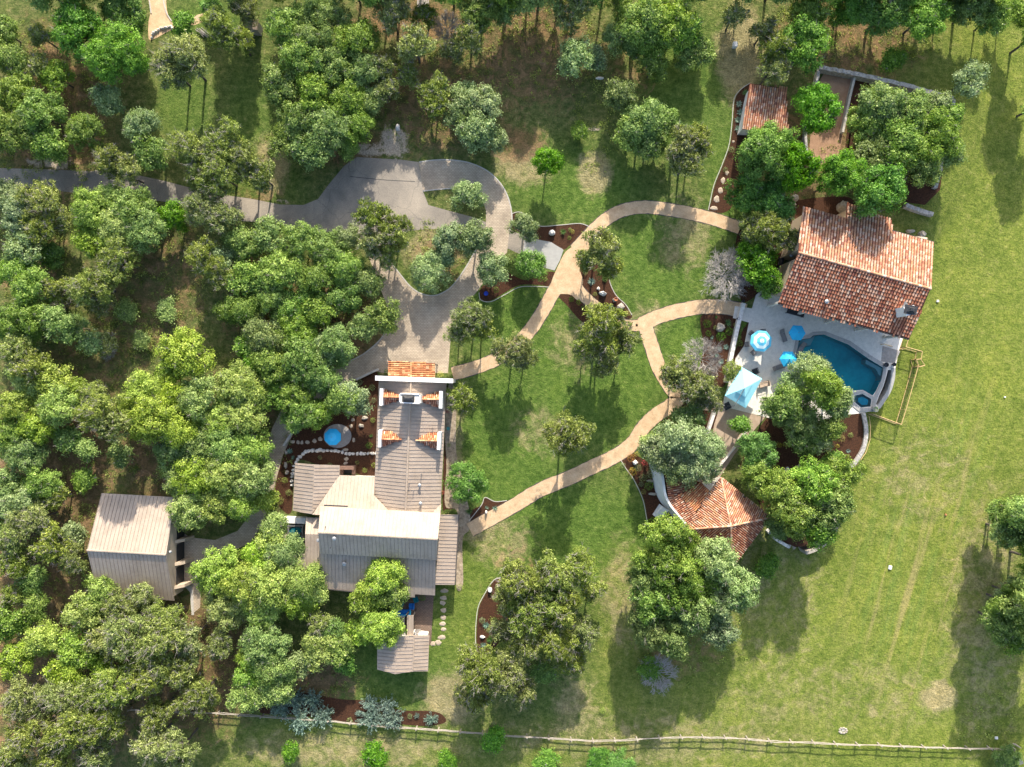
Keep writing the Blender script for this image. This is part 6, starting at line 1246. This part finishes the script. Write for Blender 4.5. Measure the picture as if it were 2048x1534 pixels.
# hot tub
ht = thing("hot_tub", A(590, 1068, 0), "square grey hot tub with teal water on the patterned tile terrace", "hot tub")
def tub():
    c = A(590.5, 1067.5, .9); mb = MB(); lx, ly = 2.3, 2.55; an = -.03
    for dx, dy, w1, w2 in ((0, ly / 2 - .12, lx, .24), (0, -ly / 2 + .12, lx, .24), (lx / 2 - .12, 0, .24, ly - .48), (-lx / 2 + .12, 0, .24, ly - .48)): mb.box((c.x + dx, c.y + dy, .45), (w1, w2, .9))
    mb.box((c.x, c.y, .2), (lx - .4, ly - .4, .3)); mb.build("tub_shell", M['greymetal'], ht)
    mb = MB(); mb.box((c.x, c.y, .72), (lx - .48, ly - .48, .04)); mb.build("tub_water", mat("tub_teal", [(.008, .09, .12), (.015, .13, .165)], .12, 1.5, 3), ht)
    for sx, sy in ((-1, -1), (-1, 1), (1, -1), (1, 1), (-1, 0), (1, 0)): mb = MB(); mb.box((c.x + sx * .82, c.y + sy * .95, .84), (.34, .36, .16), .78 if sy else 0, top=.8); mb.build("headrest", M['darkmetal'], ht)
    mb = MB(); mb.box((c.x, c.y - ly / 2 - .22, .25), (1.3, .4, .5)); mb.build("tub_step", M['brick'], ht)
tub()
fo = thing("outdoor_fireplace", A(694.6, 942, 0), "brown brick outdoor fireplace in the notch of the west wing roof", "fireplace"); c = A(694.6, 941, 1.2)
for nm, dx, dy, w1, w2, hh, mm in (("side_wall", -.85, 0, .38, 1.2, 1.2, 'brick'), ("side_wall", .85, 0, .38, 1.2, 1.2, 'brick'), ("hearth", 0, -.05, 1.3, 1.0, .3, 'darkmetal'), ("chimney_block", 0, .42, 2.1, .5, 1.7, 'brick')):
    mb = MB(); mb.box((c.x + dx, c.y + dy, hh / 2), (w1, w2, hh)); mb.build(nm, M[mm], fo)
# pots and small fittings
def pot(px, py, r, h, m, label, fill=None):
    v = A(px, py, h); t_ = thing("planter_pot", (v.x, v.y, gz(v.x, v.y) if px < 1700 else .05), label, "pot"); R = r * S; mb = MB(); mb.lathe((0, 0, 0), [(R * .55, 0), (R, h * .8), (R, h), (R * .82, h), (R * .8, h * .8)], 14); o = mb.build("bowl", M[m]); o.parent = t_
    if fill: o = child("foliage", BM[0], t_, M[fill]); o.scale = (R * .8,) * 3; o.location = (0, 0, h * .75)
pot(1773, 729.5, 4.6, .6, 'darkmetal', "wide dark bowl at the head of the pool's curved edge"); pot(1789, 729, 3.6, .6, 'darkmetal', "smaller dark bowl east of the wide one by the pool's curved edge"); pot(1751.5, 818, 6, .8, 'slab', "round stone planter with clipped green plant by the spa", 'bright')
pot(972, 587, 4.5, .6, 'cobalt', "cobalt blue pot in the mulch bed beside the paver court"); pot(896.5, 857, 3.6, .7, 'ceramic', "turquoise pot on the rock strip east of the house"); pot(1232, 598, 4, .7, 'rust', "rusty orange pot beside a tan boulder", None); pot(1543.5, 571, 3.5, .6, 'cushion', "cream pot near the bistro chairs", 'bright')
pot(1477.5, 637, 2.5, .9, 'darkmetal', "dark square-looking lantern pot south of the pool path end"); pot(1487.5, 602, 2.5, .9, 'darkmetal', "dark lantern pot north of the pool path end")
def box_thing(name, px, py, sx, sy, h, m, label, cat, an=0.0):
    v = P(px, py, h); g = gz(v.x, v.y); t_ = thing(name, (v.x, v.y, g), label, cat, rz=an); mb = MB(); mb.box((0, 0, h / 2 - .05), (sx, sy, h + .1)); o = mb.build("body", M[m]); o.parent = t_; mb = MB(); mb.box((0, 0, h + .035), (sx * 1.08, sy * 1.08, .06), top=.9); o = mb.build("lid", M[m]); o.parent = t_
box_thing("utility_lid", 1780.5, 1135, .45, .55, .15, 'plastic', "white square utility lid alone in the mown meadow", "utility cover", -.2)
box_thing("well_cap", 1471, 88, .6, .7, .7, 'plastic', "white well cap on the dry patch at the photo top", "well cap")
box_thing("irrigation_box", 1875.5, 602, .35, .3, .12, 'plastic', "small white irrigation box in meadow east of the poolhouse", "utility cover")
box_thing("sprinkler_head", 2010, 794, .2, .2, .12, 'plastic', "tiny white sprinkler head far out on the eastern meadow", "sprinkler")
box_thing("survey_flag", 1892, 1029.5, .22, .22, .2, 'rust', "tiny orange marker on the striped mown meadow", "marker")
box_thing("marker_post", 1086, 1334, .18, .8, .5, 'plastic', "slim white post beneath the junipers near a small bush", "post")
box_thing("valve_box", 1993, 1476, .4, .35, .12, 'plastic', "pale valve box in oak shade near the rail fence's far end", "utility cover")
box_thing("keypad_box", 2041, 1524, .7, .7, 1.0, 'greymetal', "grey box beyond the rail fence at the photo's corner", "utility box", .3)
ir = thing("fire_ring", P(1686, 1461, 0), "small ring of stones on a bright green patch near the rail fence", "fire ring"); mb = MB()
for i in range(9): a = i * .698; mb.rock((math.cos(a) * .55, math.sin(a) * .4, -.05), .22, .16, .2, rnd, n=6)
o = mb.build("stone_ring", M['boulder']); o.parent = ir; mb = MB(); mb.rock((0, 0, -.08), .35, .25, .12, rnd); o = mb.build("ash_bed", M['kerb']); o.parent = ir
# glimpses between the northern trees
tp = thing("timber_platform", A(846, 8, 0), "weathered timber platform glimpsed between trees at the photo top", "platform"); mb = MB(); v = A(846, 6, .5)
for i in range(9): mb.box((v.x - .8 + i * .2, v.y, .5), (.17, 1.9, .05))
mb.build("deck_boards", M['deck'], tp); mb = MB(); mb.box((v.x, v.y - 1.0, .42), (1.9, .12, .2)); mb.build("edge_beam", M['kerb'], tp)
hut = thing("garden_hut", A(500, 48, 0), "little grey flat-roofed hut between junipers near the photo top", "hut"); W_, q_, _ = metal_roof(hut, [(486, 36, 2.4), (516, 38, 2.4), (500, 60, 2.1)], [(486, 36), (517, 38), (515, 60), (485, 56)]); walls_under(hut, W_, q_, .15, 'deck')
bn_ = thing("stick_pile", A(410, 66, 0), "heap of grey cut sticks beside the gravel walk's end", "stick pile"); mb = MB()
for i in range(14): a = rnd.uniform(-.9, -.4); c = A(408 + rnd.uniform(-8, 8), 66 + rnd.uniform(-5, 5), .2); mb.tube([(c.x - math.cos(a) * .8, c.y - math.sin(a) * .8, .1 + i * .02), (c.x + math.cos(a) * .8, c.y + math.sin(a) * .8, .15 + i * .02)], .05, n=5)
mb.build("sticks", M['twig'], bn_)
flush_labels()
